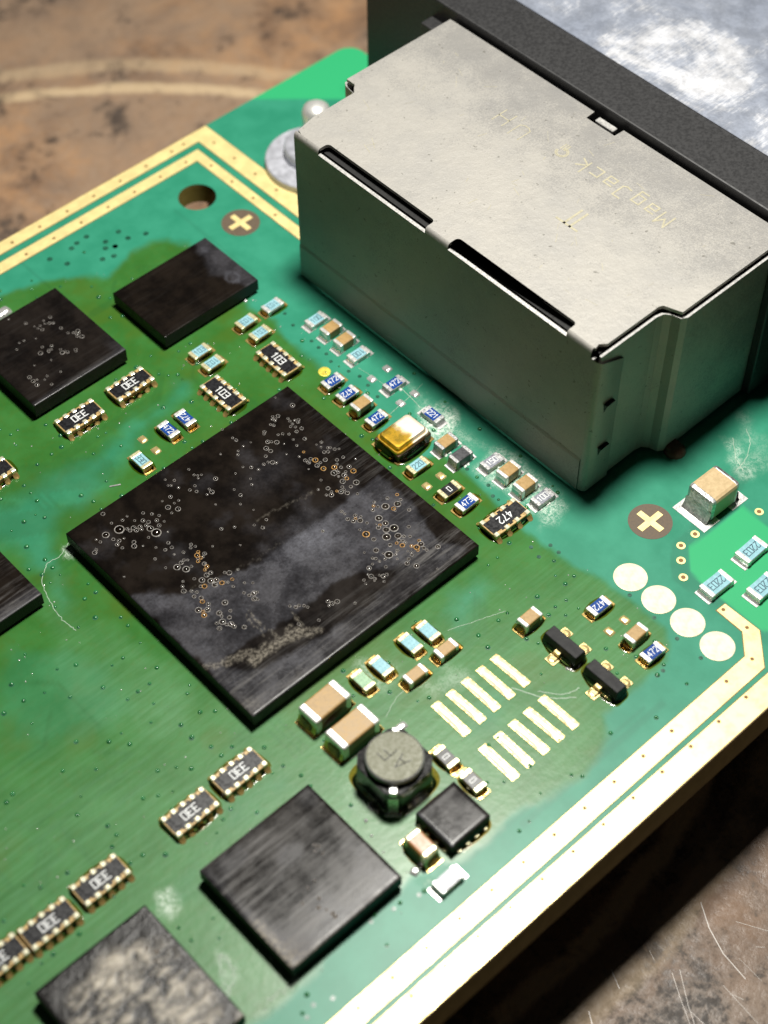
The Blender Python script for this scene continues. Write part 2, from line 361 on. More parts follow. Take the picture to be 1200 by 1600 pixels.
ISL = [[(-4.97, 14.10), (-2.77, 13.46), (0.11, 14.00), (2.86, 13.63), (4.59, 13.88), (2.65, 12.72), (-0.44, 12.00), (-2.55, 11.16), (-5.78, 10.08), (-7.34, 10.86), (-9.73, 8.52), (-10.69, 8.14), (-10.83, 10.18), (-11.52, 11.15), (-12.51, 13.68), (-11.13, 15.04), (-8.59, 14.03), (-6.87, 13.79)],
       [(5.39, -9.26), (7.97, -9.79), (7.76, -10.53), (5.24, -11.26), (4.24, -11.23), (4.59, -10.35)], [(-10.14, 7.95), (-10.00, 6.57), (-10.81, 5.15), (-11.75, 4.80), (-11.36, 6.58)], [(2.43, -15.38), (3.06, -16.25), (1.37, -17.19), (-0.09, -16.94)],
       [(-15.60, -11.96), (-13.44, -12.45), (-12.98, -10.31), (-9.76, -11.21), (-9.76, -12.26), (-14.87, -12.63), (-16.71, -13.87), (-17.65, -13.48)], [(-14.78, 5.21), (-12.10, 0.39), (-12.84, -2.92), (-18.09, -1.88), (-19.25, 2.47)]]
wob = (fbm(px, py, 2.2, 3) - .47) * 2.4; wob2 = (fbm(px, py, .8, 9) - .47) * .8
fl = sstep(sdf(px, py, FLUX) + wob * .5 + wob2 * .5, -.25, .45)
for i, pg in enumerate(ISL):
    fl *= 1 - (.62, .6, .5, .4, .25, .25)[i] * sstep(sdf(px, py, pg) + wob + wob2, -.8, 1.3)
edge = np.exp(-((sdf(px, py, FLUX) + wob * .5) / .28) ** 2)
BARE = [[(25.39, 33.16), (32.61, 26.42), (35.0, 24.0), (60, 24), (60, 60), (34.63, 36.61)], [(18.11, -16.35), (20.10, -16.45), (22.85, -16.49), (22.76, -18.53), (23.09, -22.56), (18.48, -26.22), (16.69, -23.08), (16.73, -20.70), (16.68, -18.81), (16.85, -17.59)]]
bare = np.zeros_like(px)
for pg in BARE: bare = np.maximum(bare, sstep(sdf(px, py, pg), -.06, .10))
TR = [[(24.76, -14.89), (19.26, -15.99), (17.97, -16.02), (17.01, -16.67), (16.18, -17.60), (16.67, -20.03)], [(17.04, -19.76), (18.76, -21.36)]]
trc = np.zeros_like(px)
for pl in TR: trc = np.maximum(trc, sstep(pdist(px, py, pl), .62, .5))
# faint copper seen under the mask: a few wide planes and thin runs
for (ax, ay, bx, by, w) in ((-14, -6, -22, -6, .12), (-14, -7, -22, -7.6, .12), (14.2, 18, 14.2, 27, .14), (13.5, 13, 15.8, 13, .12), (-10, 16, -4, 12, 1.2), (-12, 13, -6, 9.5, .9), (16, -20, 24, -20, .16), (-8, -22, 8, -22, .10), (-2, -22.5, 9, -22.5, .1), (-13, 22, -2, 22, .12), (-13, 23, -2, 23, .12)):
    trc = np.maximum(trc, .7 * sstep(pdist(px, py, [(ax, ay), (bx, by)]), w + .08, w))
rt = random.Random(12)
for i in range(34):
    x, y = rt.uniform(-30, 6), rt.uniform(-22, 28); k = rt.choice((0, 0, 1)); l = rt.uniform(3, 10)
    e = [(x, y), (x + l, y)] if k == 0 else [(x, y), (x, y + l)]
    e.append((e[1][0] + rt.choice((-1.5, 1.5)), e[1][1] + 1.5))
    for j in range(rt.choice((1, 2, 3))): trc = np.maximum(trc, .8 * sstep(pdist(px, py, [(a + j * .42 * k, b + j * .42 * (1 - k)) for a, b in e]), .19, .06))
crust = np.zeros_like(px)
def puff(pg, amt, soft=.5, seed=21):
    global crust
    crust = np.maximum(crust, amt * sstep(sdf(px, py, pg) + (fbm(px, py, 1.0, seed) - .47) * 2.2 * soft, -soft, soft))
VEINS = []
def vein(pl, w, amt, seed=31):
    global crust
    VEINS.append((pl, w, amt))
    if w < .14: return
    d = pdist(px + (fbm(px, py, .9, seed) - .47) * .8, py + (fbm(px, py, .9, seed + 5) - .47) * .8, pl); crust = np.maximum(crust, amt * sstep(d, w, w * .3))
puff([(13.96, 2.22), (15.43, 1.73), (15.44, 0.48), (14.59, -0.40), (13.16, -0.63), (13.00, 0.23), (12.94, 1.14)], 1.0, .4)
puff([(15.00, 4.21), (14.98, 1.27), (14.82, -2.88), (14.31, -1.71), (13.88, 0.12), (14.10, 2.09)], .35, .6)
puff([(15.25, -3.28), (15.53, -4.38), (15.43, -8.27), (14.83, -9.38), (13.46, -9.11), (13.60, -7.91), (13.18, -6.18), (13.13, -3.75)], .75, .5)
puff([(13.53, -8.51), (15.14, -9.34), (13.85, -9.79), (12.80, -9.48)], .5, .4)
puff([(26.15, -12.70), (26.13, -13.73), (25.18, -15.28), (24.56, -15.05), (24.96, -13.70)], .55, .6)
puff([(28.34, -11.87), (27.47, -14.63), (25.89, -15.94), (25.82, -14.50)], .25, .8)
puff([(-18.38, -12.57), (-17.79, -12.87), (-18.21, -13.92), (-18.84, -14.05), (-18.91, -13.51)], .9, .35)
puff([(-18.60, -20.44), (-17.80, -21.18), (-18.23, -21.44), (-18.86, -20.99)], .6, .3)
puff([(-8.09, -21.12), (-7.32, -21.98), (-7.50, -22.63), (-7.97, -21.71)], .6, .3)
puff([(-8.76, 8.58), (-8.26, 8.12), (-8.68, 7.68), (-9.01, 7.98)], 1.0, .25)
puff([(-6.25, -14.45), (-6.79, -16.56), (-7.54, -16.38), (-7.14, -14.68)], .4, .4)
puff([(-1.33, -9.02), (-0.18, -10.67), (-1.71, -11.54), (-2.50, -11.09)], .35, .5)
puff([(-0.22, -11.50), (0.79, -13.01), (2.05, -12.73), (2.50, -14.30), (0.08, -13.76)], .25, .5)
for pl, w, a in (([(-8.34, 8.65), (-9.40, 8.21), (-10.14, 8.27), (-11.20, 7.36), (-11.68, 5.95), (-11.88, 4.62), (-11.79, 3.33)], .10, .85), ([(-2.75, -12.82), (-1.47, -12.32), (-0.82, -12.25)], .07, .6), ([(3.69, -11.02), (5.91, -11.87), (7.02, -12.30)], .07, .45), ([(4.50, -17.30), (5.39, -18.40), (6.34, -18.71)], .12, .5), ([(3.62, -16.19), (4.46, -17.83), (5.75, -19.02)], .15, .3),
                 ([(-18.07, -17.32), (-18.24, -18.53), (-19.11, -19.08), (-18.28, -17.59)], .3, .4), ([(-17.82, -20.72), (-16.59, -20.97), (-16.10, -20.74)], .25, .5), ([(27.70, -12.72), (27.07, -13.55), (25.90, -14.22), (24.67, -14.46)], .10, .55), ([(26.49, -12.66), (25.45, -13.80), (24.95, -14.72)], .12, .5), ([(11.13, 14.73), (14.11, 11.80), (13.46, 12.96)], .05, .0),
                 ([(13.20, 12.65), (13.56, 12.31)], .06, .6), ([(11.80, 3.13), (14.25, 3.41), (15.59, 3.66)], .06, .4), ([(13.55, 7.44), (13.81, 5.31)], .05, .25), ([(14.40, 4.76), (14.10, 2.09)], .10, .3), ([(14.17, -0.15), (13.70, -2.89)], .2, .3)):
    vein(pl, w * .8, a * .9)
crust = np.maximum(crust, edge * .0)
milky = sstep(-py - .35 * px, 1.0, 14.0) * .50 * fl + .30 * sstep(sdf(px, py, [(-10.41, 7.26), (-11.08, 4.18), (-9.48, -0.30), (-9.49, -4.33), (-11.28, -6.57), (-14.65, -0.68), (-13.20, 4.94)]) + wob * 1.5, -1, 1)
milky = np.maximum(milky, .22 * sstep(sdf(px, py, [(-0.10, -11.89), (6.97, -17.87), (3.62, -21.99), (-1.93, -16.86)]) + wob, -1.5, 1))
amber = .75 * np.exp(-np.abs(sdf(px, py, [(-8.6, -8.6), (8.6, -8.6), (8.6, 8.6), (-8.6, 8.6)])) / 1.1) * sstep(fbm(px, py, 3, 91), .35, .6) + .4 * edge * sstep(py, -5, 5)
amber = np.clip(amber + .5 * sstep(fbm(px, py, 2.6, 95), .56, .72), 0, 1)
# round the far corner, drill the tooling hole
R_ = 1.3; dx, dy = px - (X1 - R_), py - (Y1 - R_); q = (dx > 0) & (dy > 0)
mx_ = np.maximum(dx, dy); ln = np.hypot(dx, dy) + 1e-9
px[q] = X1 - R_ + dx[q] * mx_[q] / ln[q]; py[q] = Y1 - R_ + dy[q] * mx_[q] / ln[q]
HX, HY, HR = 16.2, 27.12, 1.33
idx = np.arange(nx * ny).reshape(nx, ny)
quads = np.stack([idx[:-1, :-1], idx[1:, :-1], idx[1:, 1:], idx[:-1, 1:]], -1).reshape(-1, 4)
hd = np.hypot(px - HX, py - HY)
inside = (hd[quads] < HR - .02).any(1)
near = np.unique(quads[inside]); rimv = np.intersect1d(near, np.unique(quads[~inside]))
ang = np.arctan2(py[rimv] - HY, px[rimv] - HX); px[rimv] = HX + HR * np.cos(ang); py[rimv] = HY + HR * np.sin(ang)
quads = quads[~inside]
NV = nx * ny; TH = 1.6
bord = list(idx[:, 0]) + list(idx[-1, 1:]) + list(idx[-2::-1, -1]) + list(idx[0, -2:0:-1])
rim = list(rimv[np.argsort(ang)])
verts = [tuple(v) for v in np.stack([px, py, np.zeros(NV)], 1)]; faces = [tuple(int(i) for i in f) for f in quads]
def drop(loop, flip):
    n = len(loop); prev = [int(i) for i in loop]; P = np.stack([px[loop], py[loop]], 1)
    d = np.roll(P, -1, 0) - np.roll(P, 1, 0); out = np.stack([d[:, 1], -d[:, 0]], 1); out /= np.linalg.norm(out, axis=1)[:, None] + 1e-9
    for off, z in (((.02, -.03), (.10, -.42), (.25, -1.0), (.36, -TH)) if not flip else ((0, -TH),)):
        base = len(verts)
        for (x, y), (ox, oy) in zip(P, out): verts.append((x + ox * off, y + oy * off, z))
        for i in range(n):
            a, b = prev[i], prev[(i + 1) % n]; c_, d_ = base + i, base + (i + 1) % n
            faces.append((a, c_, d_, b) if not flip else (b, d_, c_, a))
        prev = list(range(base, base + n))
drop(bord, False); drop(rim, True)
b4 = len(verts)
# underside as four sheets around the hole
for x_, y_ in ((X0, Y0), (X1 - 1.4, Y0), (X1 - 1.4, HY - 1.4), (X0, HY - 1.4), (HX - 1.4, HY - 1.4), (HX - 1.4, HY + 1.4), (X0, HY + 1.4), (X1 - 1.4, HY + 1.4), (HX + 1.4, HY - 1.4), (HX + 1.4, HY + 1.4), (X1 - 1.4, Y1), (X0, Y1)): verts.append((x_, y_, -TH))
for f in ((0, 3, 2, 1), (3, 6, 5, 4), (8, 9, 7, 2), (6, 11, 10, 7)): faces.append(tuple(b4 + i for i in f))
me = bpy.data.meshes.new('circuit_board'); me.from_pydata(verts, [], faces); me.materials.append(M['board'])
pad_ = np.zeros(len(verts) - NV)
for nm, ar in (('flux', fl), ('bare', bare), ('crust', crust), ('milky', milky), ('trace', trc), ('amber', amber)):
    at = me.attributes.new(nm, 'FLOAT', 'POINT'); at.data.foreach_set('value', np.concatenate([ar, pad_]).astype(np.float32))
BOARD = link('circuit_board', me)
BOARD['label'] = 'green circuit board with gold edge strips and darker flux stains, raised above the brown bench'
BOARD['category'] = 'circuit board'
def part(name, mesh, parent=None, loc=(0, 0, 0), rz=0, label=None):
    o = link(name, mesh, BOARD if parent is None else parent, loc, rz)
    if label: o['label'] = label
    return o
for x_, y_ in ((20, -15), (20, 28), (-30, -14), (-30, 26)):
    bm = bmesh.new(); add_lathe(bm, [(0.01, -11), (2.2, -11), (2.2, -TH)], 6); part('standoff', finish(bm, 'standoff', M['plastic']), None, (x_, y_, 0))

bm = bmesh.new(); rv = random.Random(3)
for pl, w, amt in VEINS:
    if amt < .2: continue
    for q in range(1 if w < .14 else 3):
        P_ = [Vector(p) for p in pl]; out_ = []
        for i in range(len(P_) - 1):
            a, b = P_[i], P_[i + 1]; p0, p3 = P_[max(i - 1, 0)], P_[min(i + 2, len(P_) - 1)]
            for k in range(8):
                u = k / 8; out_.append(.5 * (2 * a + (b - p0) * u + (2 * p0 - 5 * a + 4 * b - p3) * u * u + (3 * a - p0 - 3 * b + p3) * u ** 3))
        out_.append(P_[-1]); jit = .02 if w < .14 else w * .5
        add_strip(bm, [(p.x + rv.gauss(0, jit), p.y + rv.gauss(0, jit)) for p in out_], w * .42 if w < .14 else .03, .012)
cr_ = part('flux_crust', finish(bm, 'flux_crust_line', plain('thin_flux_crust', (.36, .46, .36), .6, 0, .15, 3))); cr_['kind'] = 'stuff'

# gold edge strips
def poly_part(name, pts, mat, label=None, z=.03):
    bm = bmesh.new(); add_prism(bm, pts, -.01, z); o = part(name, finish(bm, name, mat), None, label=label)
    n = len(pts); ar = sum(pts[i][0] * pts[(i + 1) % n][1] - pts[(i + 1) % n][0] * pts[i][1] for i in range(n)); sg = 1 if ar > 0 else -1; ring_ = []
    for i in range(n):      # narrow bare-laminate margin where the mask stops short of the gold
        a, b, c_ = Vector(pts[i - 1]), Vector(pts[i]), Vector(pts[(i + 1) % n]); d1, d2 = (b - a).normalized(), (c_ - b).normalized()
        n1, n2_ = Vector((d1.y, -d1.x)) * sg, Vector((d2.y, -d2.x)) * sg; m_ = (n1 + n2_) / max(.4, 1 + n1.dot(n2_)); ring_.append(tuple(b + m_ * .055))
    bm = bmesh.new(); add_prism(bm, ring_, -.02, .008); link('mask_margin', finish(bm, 'mask_margin', M['margin']), o); return o
s1 = poly_part('gold_strip', [(X0 + .05, 32.68), (21.45, 32.68), (21.45, 17.5), (20.0, 17.5), (20.0, 31.68), (X0 + .05, 31.68)], M['gold'], 'outer gold strip along the far left edge of the board')
s2 = poly_part('gold_strip', [(X0 + .05, 31.03), (19.38, 31.03), (19.38, 17.2), (18.6, 17.2), (18.6, 30.12), (X0 + .05, 30.12)], M['gold'], 'inner gold strip beside the tooling hole and fiducial cross')
s3 = poly_part('gold_strip', [(X0 + .05, -25.17), (X1 - .1, -25.17), (X1 - .1, -26.58), (X0 + .05, -26.58)], M['gold'], 'outer gold strip along the near right edge of the board')
s4 = poly_part('gold_strip', [(X0 + .05, -24.80), (14.85, -24.80), (16.60, -23.0), (16.57, -20.49), (15.88, -20.46), (15.83, -22.40), (14.64, -23.59), (X0 + .05, -23.66)], M['gold'], 'inner gold strip that turns back toward the pale blue resistors')
def holes(par, pts, r=.12):
    bm = bmesh.new()
    for x, y in pts: add_lathe(bm, [(r, .031), (r, .037)], 10, x, y)
    h = part('via_hole', finish(bm, 'via_hole', M['hole_brown']), par); h['kind'] = 'stuff'
holes(s4, [(8.0 - 2.295 * i, -24.02 - .005 * i) for i in range(0, 22)] + [(16.19, -20.68), (16.22, -22.40), (14.79, -23.97), (12.61, -23.96)])
holes(s3, [(10.32 - 2.295 * i + 2.295 * 3, -25.36) for i in range(26)])
holes(s1, [(4.07 + 2.3 * i, 32.1) for i in range(-6, 7)] + [(18.99, 32.14), (20.7, 30.8), (20.7, 28.5), (20.7, 26.2), (20.7, 23.9)])
holes(s2, [(6.4 + 2.3 * i, 30.5) for i in range(-6, 6)] + [(18.97, 29), (18.97, 26.67), (18.97, 24.36), (18.97, 22.0)])

# fiducials, test pads, plated vias
for (x, y), lab in (((16.74, 23.04), 'brown fiducial disc with gold cross beside the tooling hole'), ((17.91, -13.56), 'brown fiducial disc with gold cross below the jack')):
    bm = bmesh.new(); add_lathe(bm, [(1.33, 0), (1.33, .012)], 40); d_ = part('fiducial_mark', finish(bm, 'fiducial_mark', M['copper_brown']), None, (x, y, 0), 0, lab)
    bm = bmesh.new(); w, l = .2, .92
    add_prism(bm, [(-w, -l), (w, -l), (w, -w), (l, -w), (l, w), (w, w), (w, l), (-w, l), (-w, w), (-l, w), (-l, -w), (-w, -w)], .012, .035)
    part('cross', finish(bm, 'cross', M['gold']), d_)
tp = bmesh.new(); add_lathe(tp, [(1.0, 0), (1.0, .03), (.985, .035)], 40); tp = finish(tp, 'test_pad', plain('pale_test_pad_gold', (.74, .66, .47), .40, .25, .02, 2, .03))
for p_ in ((14.01, -15.53), (14.02, -17.70), (14.03, -19.89), (14.04, -22.09)): part('test_pad', tp, None, (*p_, 0))
bm = bmesh.new(); add_lathe(bm, [(.40, 0), (.40, .03), (.38, .035)], 28); part('test_pad', finish(bm, 'test_pad_small', plain('yellow_gold', (1, .80, .12), .35, .6, .05)), None, (*(11.74, 8.67), 0), 0, 'small yellow test pad above the blue resistors')
bm = bmesh.new(); add_lathe(bm, [(.14, .032), (.27, .032), (.27, 0)], 20, cap=False); ring = finish(bm, 'via_ring', M['gold'])
bm = bmesh.new(); add_lathe(bm, [(.15, 0), (.15, .02)], 14); core = finish(bm, 'via_hole', M['hole_brown'])
for p_ in ((19.13, -16.00), (17.88, -16.00), (17.06, -16.72), (16.24, -17.62), (23.20, -17.48)):
    v_ = part('via_ring', ring, None, (*p_, 0)); part('via_hole', core, v_)

# ---------------------------------------------------------------- small component kit
_lib = {}
def lib(key, fn):
    if key not in _lib: _lib[key] = fn()
    return _lib[key]
def fluxskirt(hx, hy, h, spread, seed):
    """low resin fillet around a component of half size hx, hy"""
    bm = bmesh.new(); rnd = random.Random(seed); seg = 48; rings = 7
    ph = [rnd.uniform(0, 6.28) for _ in range(3)]
    R = []
    for j in range(rings):
        q = j / (rings - 1); row = []
        for i in range(seg):
            a = 2 * math.pi * i / seg; ca, sa = math.cos(a), math.sin(a)
            e = .5; bx = hx * math.copysign(abs(ca) ** e, ca); by = hy * math.copysign(abs(sa) ** e, sa)
            w = spread * .8 * (1 + .28 * math.sin(2 * a + ph[0]) + .2 * math.sin(3 * a + ph[1]))
            L = math.hypot(bx, by); k = (L - .03 + w * q) / L
            row.append(bm.verts.new((bx * k, by * k, max(.006, h * (1 - q) ** 2.2 * (1 + .25 * math.sin(3 * a + ph[2]))))))
        R.append(row)
    for a, b in zip(R, R[1:]):
        for i in range(seg): bm.faces.new((a[i], b[i], b[(i + 1) % seg], a[(i + 1) % seg]))
    return finish(bm, 'flux_residue', M['flux'], True)
def chip_body(L, W, H, coat, cer):
    def f():
        bm = bmesh.new(); add_box(bm, (-L / 2, -W / 2, .03), (L / 2, W / 2, H - .03), .03, 1, 0)
        add_box(bm, (-L / 2 + .17, -W / 2 + .015, H - .05), (L / 2 - .17, W / 2 - .015, H), .015, 1, 1)
        return finish(bm, 'body', [M[cer], M[coat]])
    return lib(('body', L, W, H, coat, cer), f)
def term_mesh(L, W, H, t, mat, smat, round_=.04, fil=.22):
    """end cap at +x with a solder fillet in front of it"""
    def f():
        bm = bmesh.new(); add_box(bm, (L / 2 - t, -W / 2 - .012, .015), (L / 2 + .015, W / 2 + .012, H + .012), round_, 2, 0)
        n = 7; h0 = H * .62; rows = []
        for i in range(n):
            y = -W / 2 * .98 + W * .98 * i / (n - 1); e = 1 - .25 * abs(2 * i / (n - 1) - 1) ** 3
            rows.append([bm.verts.new(v) for v in ((L / 2 + .01, y, h0 * e), (L / 2 + fil * .25, y, h0 * .45 * e), (L / 2 + fil * .6, y, h0 * .16), (L / 2 + fil, y, .01))])
        for a, b in zip(rows, rows[1:]):
            for k in range(3):
                g = bm.faces.new((a[k], a[k + 1], b[k + 1], b[k])); g.material_index = 1; g.smooth = True
        return finish(bm, 'terminal', [M[mat], M[smat]])
    return lib(('term', L, W, H, t, mat, smat, round_), f)
def pads_mesh(L, W, mat, grow=.10):
    def f():
        bm = bmesh.new()
        x = L / 2 - .05; add_box(bm, (x - .3, -W / 2 - .03, 0), (x + .25 + grow, W / 2 + .03, .035), .012, 1)
        return finish(bm, 'solder_pad', M[mat])
    return lib(('pads', L, W, mat, grow), f)
_seed = [100]
def finish_comp(o, L, W, H, state, t=.27, rnd=.04, fil=.22):
    tm = {'flux': ('tin_amber', 'solder_amber'), 'clean': ('tin', 'solder'), 'grey': ('tin_grey', 'tin_grey'), 'dull': ('tin_dull', 'tin_dull'), 'bright': ('tin', 'solder_amber')}[state]
    m = term_mesh(L, W, H, t, *tm, rnd, fil)
    link('terminal', m, o); link('terminal', m, o, (0, 0, 0), math.pi)
    for s in (0, 1): link('solder_pad', pads_mesh(L, W, 'solder_amber' if state in ('flux', 'bright') else 'tin'), o, (0, 0, 0), s * math.pi)
    if state in ('flux', 'bright'):
        _seed[0] += 1; link('flux_residue', fluxskirt(L / 2 + .12, W / 2 + .02, H * .55, .28, _seed[0]), o)
    if state == 'dull':
        _seed[0] += 1; rnd_ = random.Random(_seed[0]); bm = bmesh.new()
        for k in range(16):
            a = rnd_.uniform(0, 6.28); r = rnd_.uniform(.9, 1.25)
            add_dome(bm, L / 2 * r * math.cos(a) * 1.1, W / 2 * r * math.sin(a) * 1.15, rnd_.uniform(.04, .12), rnd_.uniform(.03, .10), 0, 7, 2)
        c_ = link('flux_crust', finish(bm, 'flux_crust', M['crust']), o); c_['kind'] = 'stuff'
LR_, WR_, HR_ = 1.36, .76, .40
D = math.pi / 2
def resistor(p, rot, mark, coat, state, label, L=LR_, W=WR_, H=HR_, mh=.37):
    o = comp('chip_resistor', chip_body(L, W, H, coat, 'alumina_amber' if state == 'flux' else 'alumina'), (*p, 0), rot + random.uniform(-.03, .03), label, 'resistor', 'small chip resistors on the board')
    finish_comp(o, L, W, H, state)
    if mark: link('marking', text_mesh(mark, mh, M['print_dark' if coat == 'cyan' else 'print_white'], .11, .42, .80 if len(mark) < 4 else .74), o, (0, 0, H + .004))
    return o
def capacitor(p, rot, state, label, L=1.36, W=.78, H=.72, body='ceramic_tan', t=.27, rnd=.07):
    def f():
        bm = bmesh.new(); add_box(bm, (-L / 2 + .05, -W / 2, .04), (L / 2 - .05, W / 2, H), max(.035, rnd * .95), 2); return finish(bm, 'body', M[body])
    o = comp('ceramic_capacitor', lib(('cap', L, W, H, body, rnd), f), (*p, 0), rot + random.uniform(-.035, .035), label, 'capacitor', 'small ceramic capacitors on the board')
    finish_comp(o, L, W, H, state, t, rnd, .3 if L > 2 else .22); return o
def array(p, rot, mark, label, n=5, L=2.86, W=1.42, H=.46):
    def f():
        bm = bmesh.new(); add_box(bm, (-L / 2, -W / 2, .03), (L / 2, W / 2, H - .03), .03, 1, 0)
        add_box(bm, (-L / 2 + .07, -W / 2 + .24, H - .05), (L / 2 - .07, W / 2 - .24, H), .02, 1, 1)
        for i in range(n - 1):      # black glaze runs out between the terminals
            x = (i - (n - 2) / 2) * (L - .3) / n
            for s in (-1, 1): add_box(bm, (x - .12, min(s * .42, s * .60), H - .06), (x + .12, max(s * .42, s * .60), H - .003), 0, 1, 1)
        return finish(bm, 'body', [M['alumina_amber'], M['black']])
    o = comp('resistor_network', lib(('arr', n), f), (*p, 0), rot + random.uniform(-.015, .015), label, 'resistor network', 'black resistor networks on the board')
    def g():
        bm = bmesh.new(); w = .31
        add_box(bm, (-w / 2, W / 2 - .27, H - .10), (w / 2, W / 2 + .035, H + .03), .05, 2, 0)
        add_box(bm, (-w / 2, W / 2 - .03, .02), (w / 2, W / 2 + .04, H - .05), .03, 1, 0)
        rows = []
        for i in range(5):
            x = -w / 2 * 1.15 + w * 1.15 * i / 4; e = 1 - .3 * abs(i / 2 - 1) ** 2
            rows.append([bm.verts.new(v) for v in ((x, W / 2 + .03, .30 * e), (x, W / 2 + .12, .17 * e), (x, W / 2 + .22, .07 * e), (x, W / 2 + .34 * e, .005))])
        for a, b in zip(rows, rows[1:]):
            for k in range(3):
                q = bm.faces.new((a[k], b[k], b[k + 1], a[k + 1])); q.material_index = 1; q.smooth = True
        return finish(bm, 'terminal', [M['tin_amber2'], M['solder_amber']])
    tm = lib('arrterm', g)
    for s in (0, 1):
        for i in range(n):
            x = (i - (n - 1) / 2) * (L - .34) / (n - 1); link('terminal', tm, o, (x if s == 0 else -x, 0, 0), s * math.pi)
    _seed[0] += 1; link('flux_residue', fluxskirt(L / 2 + .02, W / 2 + .1, .30, .30, _seed[0]), o)
    link('marking', text_mesh(mark, .48, M['print_white'], .125, .42, .86), o, (0, 0, H + .004)); return o
M['tin_amber2'] = plain('pale_gilt_tin', (.95, .86, .62), .26, .55, .10, 6, .25)
def chip(name, c, sx, sy, h, label, haze=None, streak=None, scuff_glint=None, mat='chip', z0=.28, n=.16, cat='chip', bev=.07, rz=0, balls=True):
    """flat black package: gridded top with masks, rounded rim, walls, solder balls below"""
    kx, ky = max(6, int(sx / n)), max(6, int(sy / n))
    us = np.concatenate([[-sx / 2, -sx / 2 + bev * .3, -sx / 2 + bev], np.linspace(-sx / 2 + bev, sx / 2 - bev, kx)[1:-1], [sx / 2 - bev, sx / 2 - bev * .3, sx / 2]])
    vs = np.concatenate([[-sy / 2, -sy / 2 + bev * .3, -sy / 2 + bev], np.linspace(-sy / 2 + bev, sy / 2 - bev, ky)[1:-1], [sy / 2 - bev, sy / 2 - bev * .3, sy / 2]])
    A, B = np.meshgrid(us, vs, indexing='ij'); ex = np.minimum(sx / 2 - abs(A), sy / 2 - abs(B))
    Z = h - bev * .6 * (1 - np.clip(ex / bev, 0, 1)) ** 2
    a, b = A.ravel(), B.ravel(); ni, nj = A.shape; id_ = np.arange(ni * nj).reshape(ni, nj)
    V = [tuple(v) for v in np.stack([a, b, Z.ravel()], 1)]
    F = [tuple(int(i) for i in f) for f in np.stack([id_[:-1, :-1], id_[1:, :-1], id_[1:, 1:], id_[:-1, 1:]], -1).reshape(-1, 4)]
    lp = list(id_[:, 0]) + list(id_[-1, 1:]) + list(id_[-2::-1, -1]) + list(id_[0, -2:0:-1]); base = len(V)
    for i in lp: V.append((a[i], b[i], z0))
    m_ = len(lp)
    for i in range(m_): F.append((int(lp[i]), base + i, base + (i + 1) % m_, int(lp[(i + 1) % m_])))
    F.append(tuple(base + i for i in reversed(range(m_))))
    me = bpy.data.meshes.new(name); me.from_pydata(V, [], F); me.materials.append(M[mat]); me.materials.append(M['moulding'])
    mi = np.zeros(len(F), int); mi[-m_ - 1:] = 1; me.polygons.foreach_set('material_index', mi); me.polygons.foreach_set('use_smooth', [True] * (len(F) - m_ - 1) + [False] * (m_ + 1))
    wx, wy = a + c[0], b + c[1]; zz = np.zeros(len(V) - len(a))
    for nm, fn in (('haze', haze), ('streak', streak), ('scuff_glint', scuff_glint)):
        at = me.attributes.new(nm, 'FLOAT', 'POINT'); at.data.foreach_set('value', np.concatenate([fn(wx, wy) if fn else np.zeros_like(a), zz]).astype(np.float32))
    o = comp(name, me, (*c, 0), rz, label, cat, 'square black chips soldered to the board' if name == 'square_chip' else None)
    if balls:
        bm = bmesh.new(); pitch = .82
        for sxn, syn, ln_ in ((0, -1, sx), (-1, 0, sy), (0, 1, sx), (1, 0, sy)):
            for i in range(int((ln_ - .7) / pitch) + 1):
                q = -ln_ / 2 + .35 + i * pitch; x_, y_ = (q, syn * (sy / 2 - .34)) if sxn == 0 else (sxn * (sx / 2 - .34), q)
                add_lathe(bm, [(.12, 0), (.2, .07), (.22, .15), (.16, z0)], 8, x_, y_)
        g_ = link('solder_ball', finish(bm, 'solder_ball', M['tin_dull']), o); g_['kind'] = 'stuff'
    return o

